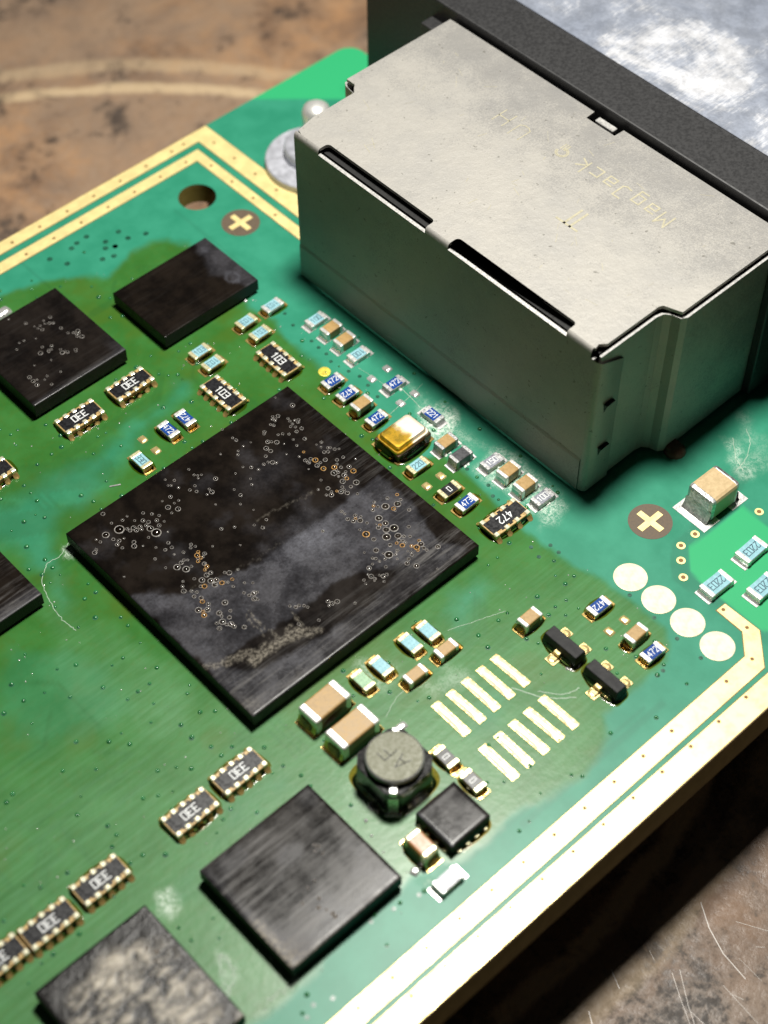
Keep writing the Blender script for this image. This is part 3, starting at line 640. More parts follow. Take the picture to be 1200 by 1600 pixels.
# ---------------------------------------------------------------- resistors
RS = [
 ((12.96, 15.20), math.pi, '103', 'cyan', 'bright', 'pale blue resistor half out of the flux, nearest the corner of the bare black chip'),
 ((10.76, 15.25), math.pi, '103', 'cyan', 'flux', 'pale blue resistor marked 103, left of the stepped group above a black network'),
 ((10.75, 13.84), 0, '103', 'cyan', 'flux', 'pale blue resistor marked 103 touching the top end of the upper 103 network'),
 ((6.86, 15.21), 0, '103', 'cyan', 'flux', 'upper pale blue resistor of the pair above the lower 103 network'),
 ((6.82, 13.87), math.pi, '103', 'cyan', 'flux', 'lower pale blue resistor of the pair above the lower 103 network, marking upside down'),
 ((14.21, 12.28), 0, '100', 'cyan', 'clean', 'pale blue resistor with clean tin ends, first of the row of four beside the jack'),
 ((14.16, 8.11), math.pi, '100', 'cyan', 'clean', 'pale blue resistor with clean tin ends, last of the row of four beside the jack'),
 ((-1.49, 10.55), -D, '330', 'cyan', 'flux', 'pale blue resistor marked 330 by the left edge of the largest chip'),
 ((10.59, -1.22), 0, '220', 'cyan', 'flux', 'pale blue resistor marked 220 below the gold oscillator'),
 ((14.10, -4.07), 0, '150', 'greyglaze', 'dull', 'crusted grey resistor marked 150 left of two tan capacitors'),
 ((14.35, -8.11), 0, '100', 'greyglaze', 'dull', 'crusted grey resistor marked 100 nearest the front corner of the jack'),
 ((14.11, 4.68), 0, '472', 'blue', 'dull', 'blue resistor marked 472 with grey ends between four empty tinned pads'),
 ((11.40, 7.50), 0, '472', 'blue', 'bright', 'blue resistor marked 472 right beside the yellow test pad'),
 ((11.36, 6.06), math.pi, '472', 'blue', 'bright', 'blue resistor with upside down 472, between a blue resistor and a brown-stained capacitor'),
 ((11.32, 3.31), 0, '472', 'blue', 'bright', 'blue resistor marked 472 touching the gold oscillator'),
 ((2.62, 11.40), D, '472', 'blue', 'bright', 'blue resistor with upside down 472, right of its twin above the largest chip'),
 ((1.27, 11.36), -D, '472', 'blue', 'bright', 'blue resistor marked 472, left of its twin above the largest chip'),
 ((14.07, 1.13), -D, '221', 'blue', 'dull', 'blue resistor marked 221 sitting in white flux crust behind the gold oscillator'),
 ((10.74, -5.29), 0, '473', 'blue', 'bright', 'blue resistor marked 473 beside the small black resistor'),
 ((10.99, -15.82), math.pi, '472', 'blue', 'bright', 'blue resistor with upside down 472 nearest the round test pads'),
 ((10.88, -20.00), 0, '472', 'blue', 'bright', 'blue resistor marked 472 farthest right, at the rim of the flux stain'),
 ((10.67, -3.88), 0, '0', 'black', 'flux', 'black resistor marked 0 between gold solder pads and a blue resistor'),
 ((-2.23, -17.00), D, '0', 'black', 'flux', 'black resistor marked 0 touching the round inductor'),
 ((-2.18, -19.00), D, '0', 'black', 'flux', 'black resistor marked 0 above the small square black chip'),
 ((2.68, -10.45), D, '', 'cyan', 'flux', 'plain pale blue resistor, upper right end of the four stepped below the largest chip'),
 ((1.37, -10.37), D, '', 'cyan', 'flux', 'plain pale blue resistor left of a small tan capacitor, second of four in a step'),
 ((-0.86, -10.39), D, '', 'cyan', 'flux', 'plain pale blue resistor next to the pale green one'),
 ((-2.23, -10.38), D, '', 'greenglaze', 'flux', 'plain pale green resistor beside the first large tan capacitor'),
]
for p_, rot, mk, ct, st, lab in RS: resistor(p_, rot, mk, ct, st, lab)
resistor((-7.14, -22.25), 0, '', 'greyglaze', 'grey', 'plain grey resistor with tin ends near the gold edge, beside the brown capacitor', 1.5, .85, .45)
for p_, lab in (((20.43, -19.16), 'pale blue resistor marked 2203, upper one of three by the right edge of the picture'), ((17.07, -19.36), 'left one of three pale blue resistors marked 2203, touching the inner gold strip'), ((18.89, -21.30), 'pale blue resistor marked 2203 cut by the right edge of the picture')):
    resistor(p_, math.pi, '2203', 'cyan', 'clean', lab, 1.84, 1.06, .48, .46)

# capacitors
CS = [((14.26, 10.86), 'clean', 'tan capacitor, upper of the two in the row beside the jack', {}), ((14.21, 9.50), 'clean', 'tan capacitor, lower of the two in the row beside the jack', {}),
 ((11.32, 4.67), 'bright', 'tan capacitor in brown flux between two blue 472 resistors', {}), ((12.99, -1.18), 'dull', 'tan capacitor with grey ends touching a dark grey one', {}),
 ((12.90, -2.56), 'dull', 'dark grey capacitor with grey ends beside a tan one', dict(body='ceramic_dark')), ((14.16, -5.41), 'clean', 'tan capacitor, left one of two between the grey crusted resistors', dict(H=.8, W=.86)),
 ((14.15, -6.82), 'clean', 'tan capacitor, right one of two between the grey crusted resistors', dict(H=.8, W=.86)), ((7.35, -13.85), 'bright', 'tan capacitor at the end of two black transistors', dict(H=.8)),
 ((10.98, -18.62), 'bright', 'tan capacitor touching the blue resistor at the rim of the flux stain', {}), ((2.51, -12.07), 'bright', 'small tan capacitor, right one of two below the pale blue resistors', dict(H=.6, W=.72)),
 ((0.09, -12.14), 'bright', 'small tan capacitor, left one of two below the pale blue resistors', dict(H=.6, W=.72))]
for p_, st, lab, kw in CS: capacitor(p_, 0, st, lab, **kw)
capacitor((-5.02, -10.41), 0, 'bright', 'large tan capacitor touching the lower corner side of the largest chip', 2.62, 1.45, 1.3, t=.5, rnd=.12)
capacitor((-4.98, -12.60), 0, 'bright', 'large tan capacitor between its twin and the round inductor', 2.7, 1.5, 1.3, t=.5, rnd=.12)
o = capacitor((21.58, -15.07), 0, 'grey', 'tall tan capacitor with broad grey ends on a white pad near the jack', 2.45, 2.0, 1.9, 'ceramic_pale', t=.55, rnd=.26)
for p in [c for c in o.children if c.name.startswith('solder_pad')]: bpy.data.objects.remove(p)
bm = bmesh.new(); add_box(bm, (.55, -1.28, 0), (1.95, 1.28, .03), .01, 1); wm = finish(bm, 'solder_pad_wide', M['tin'])
for s in (0, 1): link('solder_pad', wm, o, (0, 0, .002), s * math.pi)
capacitor((-6.92, -20.03), D, 'flux', 'brown capacitor under amber flux beside the small square chip', 1.66, 1.0, 1.0, 'ceramic_brown', .42, .14)

# resistor networks
for p_, rot, mk, lab in [((10.09, 11.21), -D, '103', 'upper black 103 resistor network of the two at the top corner of the largest chip'), ((5.63, 11.38), -D, '103', 'lower black 103 resistor network of the two at the top corner of the largest chip'),
 ((1.82, 15.95), math.pi, '330', 'black resistor network marked 330, right one of the pair below the bubbled chip'), ((-2.15, 15.91), math.pi, '330', 'black resistor network marked 330, left one of the pair below the bubbled chip'),
 ((-10.93, -10.16), math.pi, '330', 'black resistor network marked 330, nearest the lower corner of the largest chip'), ((-14.35, -10.31), math.pi, '330', 'black resistor network marked 330 left of the brushed square chip'),
 ((-20.13, -10.24), math.pi, '330', 'black resistor network marked 330 above the glittering chip'), ((-23.47, -10.39), math.pi, '330', 'black resistor network marked 330, middle of the row at the lower left edge'),
 ((-26.48, -10.28), math.pi, '330', 'black resistor network cut by the left edge near the lower corner'), ((-8.96, 15.76), math.pi, '330', 'black resistor network cut by the left edge between two black chips'),
 ((11.56, -7.70), math.pi, '472', 'black resistor network marked 472 at the right corner of the largest chip')]:
    array(p_, rot, mk, lab, 5 if mk != '472' else 4)

# empty footprints
def blob(p_, rot, sx, sy, mat, h=.09, lab=None):
    bm = bmesh.new(); n = 9; rr = random.Random(int(p_[0] * 97)); g = []
    for i in range(n):
        u = -1 + 2 * i / (n - 1); g.append([])
        for j in range(n):
            v = -1 + 2 * j / (n - 1); e = (1 - u ** 4) * (1 - v ** 4)
            g[-1].append(bm.verts.new((u * sx / 2 * (1 - .12 * v * v), v * sy / 2 * (1 - .12 * u * u), .004 + h * e ** .6 * (1 + .25 * u * rr.uniform(.5, 1) + rr.uniform(-.05, .05)))))
    for i in range(n - 1):
        for j in range(n - 1): bm.faces.new((g[i][j], g[i + 1][j], g[i + 1][j + 1], g[i][j + 1])).smooth = True
    return part('solder_pad', finish(bm, 'solder_pad', M[mat]), None, (*p_, 0), rot, lab)
for p_, m_ in (((-0.25, 12.04), 'gold_pad'), ((-0.19, 10.78), 'gold_pad'), ((11.22, -2.59), 'gold_pad'), ((10.05, -2.59), 'gold_pad'), ((11.54, -17.34), 'gold_pad'), ((10.32, -17.29), 'gold_pad'), ((14.86, 6.15), 'solder'), ((13.54, 6.16), 'solder'), ((14.67, 3.39), 'solder'), ((13.47, 3.40), 'solder')):
    blob(p_, 0, .52, .62, m_)
blob((-0.34, 26.99), 0, 1.3, .8, 'solder', .25, 'bright solder blob by the left edge behind the bubbled chip')
blob((-2.65, -13.85), 0, .9, .5, 'solder', .12); blob((-7.94, -20.63), .3, .5, .5, 'solder', .15); 
bm = bmesh.new()
add_box(bm, (-.29, -1.32, 0), (.29, 1.32, .035), .012, 1)
rows = []
for i in range(13):
    y = -1.2 + 2.4 * i / 12; e = (1 - abs(y / 1.2) ** 6) * (.8 + .2 * math.cos(y * 2.2))
    rows.append([bm.verts.new((x, y, .03 + .085 * e * (1 - (x / .22) ** 2))) for x in (-.22, -.15, -.05, .05, .15, .22)])
for a, b in zip(rows, rows[1:]):
    for k in range(5): g = bm.faces.new((a[k], a[k + 1], b[k + 1], b[k])); g.smooth = True; g.material_index = 1
long_pad = finish(bm, 'solder_pad_long', [M['gold_pad'], M['solder_glare']])
for i in range(5):
    part('solder_pad', long_pad, None, (4.34 - 1.143 * i, -15.33, 0), random.uniform(-.03, .03)); part('solder_pad', long_pad, None, (4.36 - 1.15 * i, -19.03, 0), random.uniform(-.03, .03))

# ---------------------------------------------------------------- black chips
HZ1 = [(-8.53, 2.48), (-6.02, 0.40), (-4.09, -0.11), (-1.72, -0.69), (2.03, -0.75), (4.13, -0.75), (7.90, -0.66), (7.78, -3.48), (7.19, -6.82), (7.99, -8.39), (-8.63, -8.65)]
LEAF = [(-7.68, -4.78), (-6.04, -4.29), (-4.49, -4.55), (-1.86, -4.79), (0.17, -4.67), (2.17, -5.17), (4.72, -6.73), (2.27, -7.23), (0.17, -7.39), (-3.36, -7.06), (-6.53, -6.42)]
SP1 = (1.42, -1.46); SP2 = (3.11, 3.86)
def big_haze(x, y):
    w = (fbm(x, y, 2.0, 41) - .47) * 1.6; w2 = (fbm(x, y, .5, 44) - .47) * .5
    h = .50 * sstep(sdf(x, y, HZ1) + w * .35 + w2, -.06, .28)
    h += .50 * np.exp(-(((x - SP1[0]) / 2.4) ** 2 + ((y - SP1[1]) / 1.3) ** 2)) + .18 * sstep(fbm(x, y, 1.5, 47), .5, .75)
    h *= 1 - .93 * sstep(sdf(x, y, LEAF) + w * .3 + w2, -.08, .25)
    h *= 1 - .6 * sstep(sdf(x, y, [(2.26, -5.07), (8.06, -8.58), (-4.23, -9.12)]) + w, -.5, .8)
    h += .20 * np.exp(-(((x - SP2[0]) / 2.2) ** 2 + ((y - SP2[1]) / 1.1) ** 2))
    return np.clip(h, 0, 1)
def big_scuff_glint(x, y):  # pale scratches, with white glints painted in among them
    w2 = (fbm(x, y, .35, 44) - .47) * .5; h = 0 * x
    for pl, wd, am in (([(0.29, 1.70), (2.65, 1.28), (4.10, 0.93)], .07, .22), ([(-5.99, 0.43), (-1.60, -0.55), (0.52, -0.63)], .04, .12), ([(-8.46, -4.35) , (-4.39, -5.81), (-2.13, -6.74)], .20, .55), ([(-6.17, -5.72), (-3.72, -5.85), (-2.92, -6.01)], .3, .75), ([(-4.13, -5.77), (-3.03, -5.32)], .1, .5), ([(-4.31, -3.11), (-4.13, -5.77)], .06, .55), ([(-4.59, -3.28), (-4.60, -5.67)], .04, .4), ([(-2.52, -4.72), (-2.61, -6.30)], .06, .5)):
        h = np.maximum(h, am * sstep(pdist(x + w2, y + w2, pl), wd * 1.5, wd * .4))
    h += .25 * sstep(sdf(x, y, [(-8.61, -6.74), (-7.21, -8.31), (-4.59, -7.93), (-8.50, -8.50)]) + w2, -.5, .7)
    return np.clip(h, 0, 1)
def big_streak(x, y):
    s = .45 * sstep(x - y * .3, 5.0, 8.0) + .9 * sstep(-x - y, 11, 15) + .55 * sstep(-y + .0 * x, 5.2, 7.6)
    return np.clip(s * (.5 + fbm(x, y, 3, 51)), 0, 1)
BIG = chip('large_chip', (0.05, 0), 17.05, 17.0, 1.2, 'largest square black chip in the middle, top covered in bubbles and grey flux haze', big_haze, big_streak, big_scuff_glint, bev=.09, n=.11)
CA = chip('memory_chip', (9.42, 19.75), 7.75, 5.5, 1.2, 'oblong black chip with a grey band along its far end, by the round board hole',
     lambda x, y: np.clip(.42 * sstep(x + .25 * (fbm(x, y, 1.5, 61) - .5) * 4 - .25 * np.abs(y - 19.5), 11.2, 11.7) + .55 * np.exp(-(((x - 12.5) / .3) ** 2 + ((y - 21.6) / .3) ** 2)) + .4 * sstep(np.abs(np.hypot((x - 12.2) / .8, y - 18.3) - .5), .16, .06), 0, 1), lambda x, y: .04 + 0 * x)
CB = chip('square_chip', (-12.65, -17.2), 7.3, 7.2, 1.2, 'square black chip with brushed grey streaks, lower middle beside the inductor',
     lambda x, y: np.clip(.9 * sstep(x, -15.4, -16.2) * sstep(y, -16.5, -18.3) + .55 * sstep(-x - y, 33.2, 36.2) + .45 * sstep(y, -20.0, -20.6) + .25 * sstep(fbm(x, y, 1.6, 71), .5, .7) + .25 * sstep(x, -15.6, -16.1), 0, 1), lambda x, y: np.clip(.45 + .55 * sstep(-x, 11, 14.5), 0, 1),
     lambda x, y: np.clip(1.0 * sstep(x, -15.65, -15.9) * sstep(y, -17.0, -18.2) + .6 * sstep(-x - y, 34.2, 36.4) + .3 * sstep(y, -20.45, -20.65), 0, 1))
CC = chip('square_chip', (-.52, 21.6), 7.1, 7.6, 1.3, 'square black chip with a patch of tiny bubbles, left of the oblong chip',
     lambda x, y: np.clip(.25 * sstep(x + .0 * y, 1.9, 2.9) * sstep(-y, -20, -18) + .35 * sstep(y, 18.15, 17.85) + .03, 0, 1), lambda x, y: .05 + .4 * sstep(y, 18.6, 17.9))
CD = chip('square_chip', (-22.85, -17.1), 6.75, 7.8, 1.2, 'square black chip with pale painted glare, cut by the bottom of the picture',
     lambda x, y: np.clip(sstep(sdf(x, y, [(-24.6, -14.0), (-20.9, -14.3), (-20.0, -16.5), (-20.1, -19.8), (-22.5, -21.2), (-25.6, -21), (-25.7, -16)]) + (fbm(x, y, 1.4, 81) - .47) * 2.2, -.5, .6) + .8 * sstep(y, -20.4, -20.9), 0, 1), mat='chip_glare')
CE = chip('square_chip', (-15.75, 9.6), 7.4, 7.4, 1.2, 'black chip with a brushed pale corner, cut by the left edge of the picture',
     lambda x, y: np.clip(.5 * sstep(y, 7.0, 6.0), 0, 1), lambda x, y: np.clip(.25 + .9 * sstep(y, 8.2, 6.2), 0, 1))
CQ = chip('small_chip', (-4.52, -19.89), 2.75, 2.72, .85, 'small square black chip between the inductor and the gold edge',
     lambda x, y: np.clip(.10 + .5 * sstep(x, -5.72, -5.85), 0, 1), lambda x, y: .2 + 0 * x, z0=.04, bev=.04, n=.2, balls=False)
bm = bmesh.new(); add_box(bm, (1.31, -.13, 0), (1.56, .13, .14), .04, 1); lm = finish(bm, 'lead', M['tin_amber'])
for s in range(4):
    for i in range(4):
        q = -.95 + i * .63; link('lead', lm, CQ, (-q * math.sin(s * D), q * math.cos(s * D), 0), s * D)
link('flux_residue', fluxskirt(1.42, 1.4, .3, .35, 5), CQ)
for c_ in (CB, CD): pass

# flux bubbles on the chip tops
def bubbles(ch, c, h, spec, seed):
    rn = random.Random(seed); bm = bmesh.new(); done = []
    for (ax, ay), (bx, by), n, sp, rmin, rmax, amber in spec:
        for i in range(n):
            q = rn.random(); x = ax + (bx - ax) * q + rn.gauss(0, sp) - c[0]; y = ay + (by - ay) * q + rn.gauss(0, sp) - c[1]
            r = 1.2 * (rmin + (rmax - rmin) * rn.random() ** 2)
            if any((x - u) ** 2 + (y - v) ** 2 < (r + s) ** 2 * .8 for u, v, s in done): continue
            done.append((x, y, r)); mi = 1 + (rn.random() < amber * .4)
            add_torus(bm, x, y, h + .006, r, r * .11 + .006, 14, mi); add_dome(bm, x, y, r * .92, r * .62, h + .003, 12, 4, 0)
    b_ = link('flux_bubble', finish(bm, 'flux_bubble', [M['bubble'], M['bubble_rim'], M['bubble_rim_amber']]), ch); b_['kind'] = 'stuff'
Z = 1.2
bubbles(BIG, (0.05, 0), 1.2, [((5.77, 7.30), (3.90, 4.50), 22, .30, .06, .13, .1), ((6.85, 7.37), (6.16, 4.46), 20, .45, .06, .12, .1), ((5.11, 3.72), (6.87, 0.03), 34, .28, .06, .17, .5), ((7.02, 3.67), (7.20, 2.12), 14, .3, .05, .1, .2),
   ((4.54, 0.85), (5.94, -0.44), 16, .3, .06, .15, .2), ((4.85, -1.09), (4.12, -3.01), 10, .25, .06, .15, .2), ((5.95, -2.11), (7.61, -3.65), 16, .4, .07, .2, .3), ((5.10, -3.60), (5.76, -6.44), 46, .5, .07, .28, .55), ((3.11, -5.23), (6.05, -6.40), 26, .35, .05, .14, .3),
   ((2.09, -5.53), (2.88, -6.57), 12, .3, .05, .12, .1), ((-6.00, 6.39), (-4.64, 5.12), 34, .55, .06, .24, .0), ((-7.25, 6.58), (-2.63, 5.85), 26, .6, .05, .13, 0), ((-3.34, 5.86), (-0.85, 6.87), 14, .5, .05, .1, 0), ((-0.57, 6.61), (0.07, 4.68), 14, .5, .05, .13, 0),
   ((-3.73, 2.37), (-4.06, 0.79), 16, .22, .06, .13, .7), ((-4.69, 3.25), (-5.02, 1.06), 16, .5, .06, .18, 0), ((-5.85, 0.61), (-3.28, -0.85), 26, .35, .06, .17, .5), ((-6.28, -0.51), (-5.11, -2.50), 22, .3, .07, .17, .25), ((-6.32, -2.56), (-5.21, -3.29), 14, .2, .06, .14, .1),
   ((-3.30, -1.45), (-3.49, -2.80), 10, .25, .06, .15, 0), ((-2.26, -4.42), (-1.38, -5.06), 8, .08, .06, .09, 0), ((3.03, 7.38), (1.49, 4.02), 12, .5, .05, .1, 0), ((-2.90, -5.44), (0.65, -6.04), 8, .4, .06, .12, .1), ((4.93, 8.44), (6.98, -7.57), 24, 2.2, .04, .09, 0), ((-5.80, 3.03), (2.04, 0.86), 20, 1.2, .04, .09, 0)], 3)
bubbles(CC, (-.52, 21.6), 1.3, [((0.31, 23.45), (0.89, 22.52), 10, .3, .05, .10, 0), ((1.31, 21.35), (1.62, 20.75), 10, .2, .06, .12, 0), ((-1.04, 21.23), (0.64, 19.90), 16, .25, .06, .12, 0), ((-2.92, 19.98), (-2.20, 18.93), 8, .3, .05, .12, 0), ((-0.43, 24.53), (-0.32, 19.81), 12, .8, .04, .08, 0)], 4)
bubbles(CD, (-22.85, -17.1), 1.2, [((-20.99, -15.35), (-21.11, -17.03), 10, .3, .06, .12, 0)], 6)
bubbles(CB, (-12.65, -17.2), 1.2, [((-11.12, -16.45), (-10.99, -17.30), 5, .2, .05, .12, 0), ((-13.45, -18.15), (-12.27, -19.72), 8, .4, .05, .1, 0)], 8)

# ---------------------------------------------------------------- transistors, oscillator, inductor
def tr_mesh():
    bm = bmesh.new(); add_prism(bm, [(-1.25, -.46), (1.25, -.46), (1.25, .46), (-1.25, .46)], .12, .45); 
    v = [f for f in bm.faces]
    lo = [bm.verts.new(p) for p in ((-1.25, -.46, .45), (1.25, -.46, .45), (1.25, .46, .45), (-1.25, .46, .45))]; hi = [bm.verts.new(p) for p in ((-1.19, -.38, .88), (1.19, -.38, .88), (1.19, .38, .88), (-1.19, .38, .88))]
    for i in range(4): bm.faces.new((lo[i], lo[(i + 1) % 4], hi[(i + 1) % 4], hi[i]))
    bm.faces.new(hi); bmesh.ops.remove_doubles(bm, verts=bm.verts, dist=1e-4)
    r = bmesh.ops.bevel(bm, geom=list(bm.edges), offset=.03, segments=1, affect='EDGES'); return finish(bm, 'transistor', M['moulding'])
trm = tr_mesh()
bm = bmesh.new(); add_box(bm, (-.2, .40, .30), (.2, .62, .42), .03, 1); add_box(bm, (-.2, .56, .06), (.2, .68, .42), .03, 1); add_box(bm, (-.2, .60, .03), (.2, 1.0, .14), .03, 1)
add_box(bm, (-.34, .52, 0), (.34, 1.22, .05), .015, 1); add_dome(bm, .03, .90, .31, .07, .04, 14, 5, 0, .9); lead_m = finish(bm, 'lead', M['gold_pad'])
for p_, lab in (((7.5, -16.42), 'black three-legged transistor touching a tan capacitor'), ((7.53, -19.5), 'black three-legged transistor nearest the gold edge strips')):
    o = comp('transistor', trm, (*p_, 0), -D, label=lab, cat='transistor', group='black transistors')
    link('lead', lead_m, o, (-.72, 0, 0)); link('lead', lead_m, o, (.72, 0, 0)); link('lead', lead_m, o, (0, 0, 0), math.pi)
    link('flux_residue', fluxskirt(1.3, .55, .3, .35, 17), o)
oc = (11.39, 0.98)
bm = bmesh.new(); add_box(bm, (-1.42, -1.08, .05), (1.42, 1.08, .62), .08, 2)
osc = comp('oscillator', finish(bm, 'oscillator', plain('dark_brown_ceramic', (.06, .035, .015), .3, 0, .2)), (*oc, 0), .02, 'gold-lidded oscillator sitting in amber flux beside the largest chip', 'oscillator')
def rrect(hx, hy, r, n=6):
    return [(sx * (hx - r) + r * math.cos(a0 + k * D / n), sy * (hy - r) + r * math.sin(a0 + k * D / n)) for sx, sy, a0 in ((1, 1, 0), (-1, 1, D), (-1, -1, 2 * D), (1, -1, 3 * D)) for k in range(n + 1)]
bm = bmesh.new(); prof = [(1.40, 1.02, .62), (1.40, 1.02, .72), (1.36, .98, .76), (1.27, .89, .76), (1.25, .87, .98), (1.18, .80, 1.04), (1.05, .67, 1.05)]
rg = [[bm.verts.new((x, y, z)) for x, y in rrect(hx, hy, min(.3, hy * .3))] for hx, hy, z in prof]
for a, b in zip(rg, rg[1:]):
    for i in range(len(a)): bm.faces.new((a[i], a[(i + 1) % len(a)], b[(i + 1) % len(a)], b[i]))
bm.faces.new(rg[-1])
t = NT('gilded_lid_stained'); co = t.coord(); a = t.noise(.9, 4, .6, co); sp = t.add('ShaderNodeSeparateXYZ'); t.link(co, sp.inputs[0])
st = t.ramp(t.math('ADD', sp.outputs[0], t.math('MULTIPLY', t.math('SUBTRACT', a, .5), 1.6)), .25, -.35)
nk = t.noise(2.6, 4, .7, co)
c = t.mix(st, (.98, .86, .68), t.mix(t.ramp(nk, .42, .62), (1.0, .60, .06), (.62, .40, .05)))
t.set(Base_Color=c, Metallic=.9, Roughness=t.ramp(st, 0, 1, .42, .3)); t.bump(a, .08, .1); M['lid'] = t.m
link('lid', finish(bm, 'lid', M['lid']), osc)
bm = bmesh.new()
for sx, sy in ((1, 1), (1, -1), (-1, 1), (-1, -1)): add_box(bm, (sx * 1.15 - .42, sy * .78 - .42, 0), (sx * 1.15 + .42, sy * .78 + .42, .06), .02, 1)
link('solder_pad', finish(bm, 'osc_pad', M['solder_amber']), osc); link('flux_residue', fluxskirt(1.48, 1.12, .55, .45, 23), osc)

ic = (-5.05, -16.0)
def octo(hx, ch): return [(hx, -hx + ch), (hx, hx - ch), (hx - ch, hx), (-hx + ch, hx), (-hx, hx - ch), (-hx, -hx + ch), (-hx + ch, -hx), (hx - ch, -hx)]
bm = bmesh.new(); add_prism(bm, octo(2.12, .75), .12, 2.15)
bmesh.ops.bevel(bm, geom=[e for e in bm.edges], offset=.07, segments=2, affect='EDGES')
ind = comp('inductor', finish(bm, 'inductor', M['ferrite_black']), (*ic, 0), 0, 'round black coil inductor with a grey-green top bearing two letters', 'inductor')
bm = bmesh.new(); add_lathe(bm, [(1.7, 2.12), (1.9, 2.2), (1.94, 2.3), (1.94, 2.62), (1.90, 2.69), (1.82, 2.72)], 48)
cap_ = link('cap', finish(bm, 'cap', M['ferrite'], False), ind)
bm = bmesh.new(); add_lathe(bm, [(1.955, 2.42), (1.955, 2.62), (1.91, 2.70), (1.86, 2.722)], 48, cap=False); link('rim', finish(bm, 'rim', M['tin_dull'], True), ind)
bm = bmesh.new()
for ch, cx_, cy_ in (('A', -.62, .05), ('F', .55, .15)):
    for pl in GL[ch]: add_strip(bm, [(cx_ + (x - .5) * .72, cy_ + (y - .8) * .66) for x, y in pl], .085, 0)
link('marking', finish(bm, 'marking', plain('dark_engraving', (.04, .04, .03), .6)), ind, (0, 0, 2.727), math.radians(92))
bm = bmesh.new()
for s in (1,):
    add_box(bm, (-.34, 2.36, .05), (.34, 2.60, 1.80), .05, 2)
    add_box(bm, (-.55, 2.2, 0), (.55, 2.85, .14), .04, 1)
    add_box(bm, (-.28, 1.9, 1.74), (.28, 2.52, 2.26), .08, 2)
tm = finish(bm, 'inductor_terminal', M['solder'])
for s in (0, 1): link('terminal', tm, ind, (0, 0, 0), math.radians(-45) + s * math.pi)
link('flux_residue', fluxskirt(2.15, 2.15, .4, .5, 29), ind)

ind.scale = (.80, .80, .92)

# solder lug beside the jack
bm = bmesh.new(); add_lathe(bm, [(3.30, .02), (3.42, .10), (3.42, .52), (3.32, .62), (1.2, .62)], 56, 0, 0)
lug = comp('washer', finish(bm, 'washer', M['lug']), (24.5, 24.3, 0), 0, 'round grey metal washer half hidden behind the jack', 'washer')
bm = bmesh.new(); add_lathe(bm, [(2.15, .6), (2.15, 1.3), (2.0, 1.45), (.5, 1.5)], 32, .3, .2); link('collar', finish(bm, 'collar', M['lug'], True), lug)
bm = bmesh.new(); add_lathe(bm, [(1.0, 1.4), (1.05, 2.6), (.9, 3.1), (.55, 3.35), (.1, 3.42)], 28, 1.7, 1.5); link('peg', finish(bm, 'peg', M['tin'], True), lug)

# ---------------------------------------------------------------- network jack: steel shell, plastic flange, zinc face
H = 12.14; XF, XB = 16.42, 31.34; YA, YB = 16.3, -9.3; XS = 21.65
jack = comp('network_jack', (lambda bm: (add_box(bm, (XF + .5, YB + .35, .25), (XB - .1, YA - .35, H - .55)), add_box(bm, (22.5, -10.1, .25), (XB - .1, 17.7, H - .55)), finish(bm, 'network_jack', M['inside']))[2])(bmesh.new()), (0, 0, 0), 0,
     'shielded metal network jack with black plastic flange, standing at the back of the board', 'network jack')
def slot(y0, y1, n=6):       # notch into the front edge of the roof, rounded at its inner ends
    r = .28; xi = XF + .85; return [(XF + .20, y0), (xi - r, y0)] + [(xi - r + r * math.sin(k * D / n), y0 - r + r * math.cos(k * D / n)) for k in range(1, n + 1)] + \
        [(xi - r + r * math.cos(k * D / n), y1 + r - r * math.sin(k * D / n)) for k in range(n + 1)] + [(XF + .20, y1)]
ga = .24
top_pts = [(XF + .20, 15.75)] + slot(14.0, 4.55) + slot(2.62, -6.85) + [(XF + .20, -8.85), (XF + .55, YB + .55), (XF + .95, YB + ga)] + [(XS - .1, YB + ga), (XS + .15, YB + ga - .12), (22.2, -10.5 + ga), (XB, -10.5 + ga),
           (XB, 2.55), (30.55, 2.60), (30.55, 4.95), (XB, 5.0), (XB, 18.1 - ga), (22.25, 18.1 - ga), (22.25, 17.1), (22.0, 16.9), (21.7, 16.55), (18.2, 16.5), (XF + .35, 16.2)]
bm = bmesh.new(); add_prism(bm, top_pts, H - .22, H)
bmesh.ops.triangulate(bm, faces=[f for f in bm.faces if len(f.verts) > 4])
link('shell_roof', finish(bm, 'shell_roof', M['shell']), jack)
# front plate with a step near its foot and bent bridges into the roof
bm = bmesh.new()
def front_section(y0, y1, ztop, bend):
    prof = [(XF - .06, .2), (XF - .06, 2.7), (XF, 3.0), (XF, ztop)]
    if bend: prof = prof[:-1] + [(XF, H - .46), (XF, H - .40), (XF + .03, H - .18), (XF + .09, H - .06), (XF + .21, H)]
    prev = None
    for x, z in prof:
        cur = (bm.verts.new((x, y0, z)), bm.verts.new((x, y1, z)))
        if prev: f = bm.faces.new((prev[0], prev[1], cur[1], cur[0])); f.smooth = z > H - .42
        prev = cur
    if not bend:
        cur = (bm.verts.new((XF + .22, y0, ztop + .02)), bm.verts.new((XF + .22, y1, ztop + .02))); f = bm.faces.new((prev[0], prev[1], cur[1], cur[0])); f.material_index = 1
        c2 = (bm.verts.new((XF + .22, y0, ztop - .6)), bm.verts.new((XF + .22, y1, ztop - .6))); f = bm.faces.new((cur[0], cur[1], c2[1], c2[0])); f.material_index = 1
for y0, y1, zt, bd in ((YA - .05, 14.0, 0, 1), (14.0, 4.55, H - .42, 0), (4.55, 2.62, 0, 1), (2.62, -6.85, H - .42, 0), (-6.85, -8.75, 0, 1)): front_section(y0, y1, zt, bd)
front_section(-8.75, -8.95, H - .7, 0)
bmesh.ops.remove_doubles(bm, verts=bm.verts, dist=1e-4)
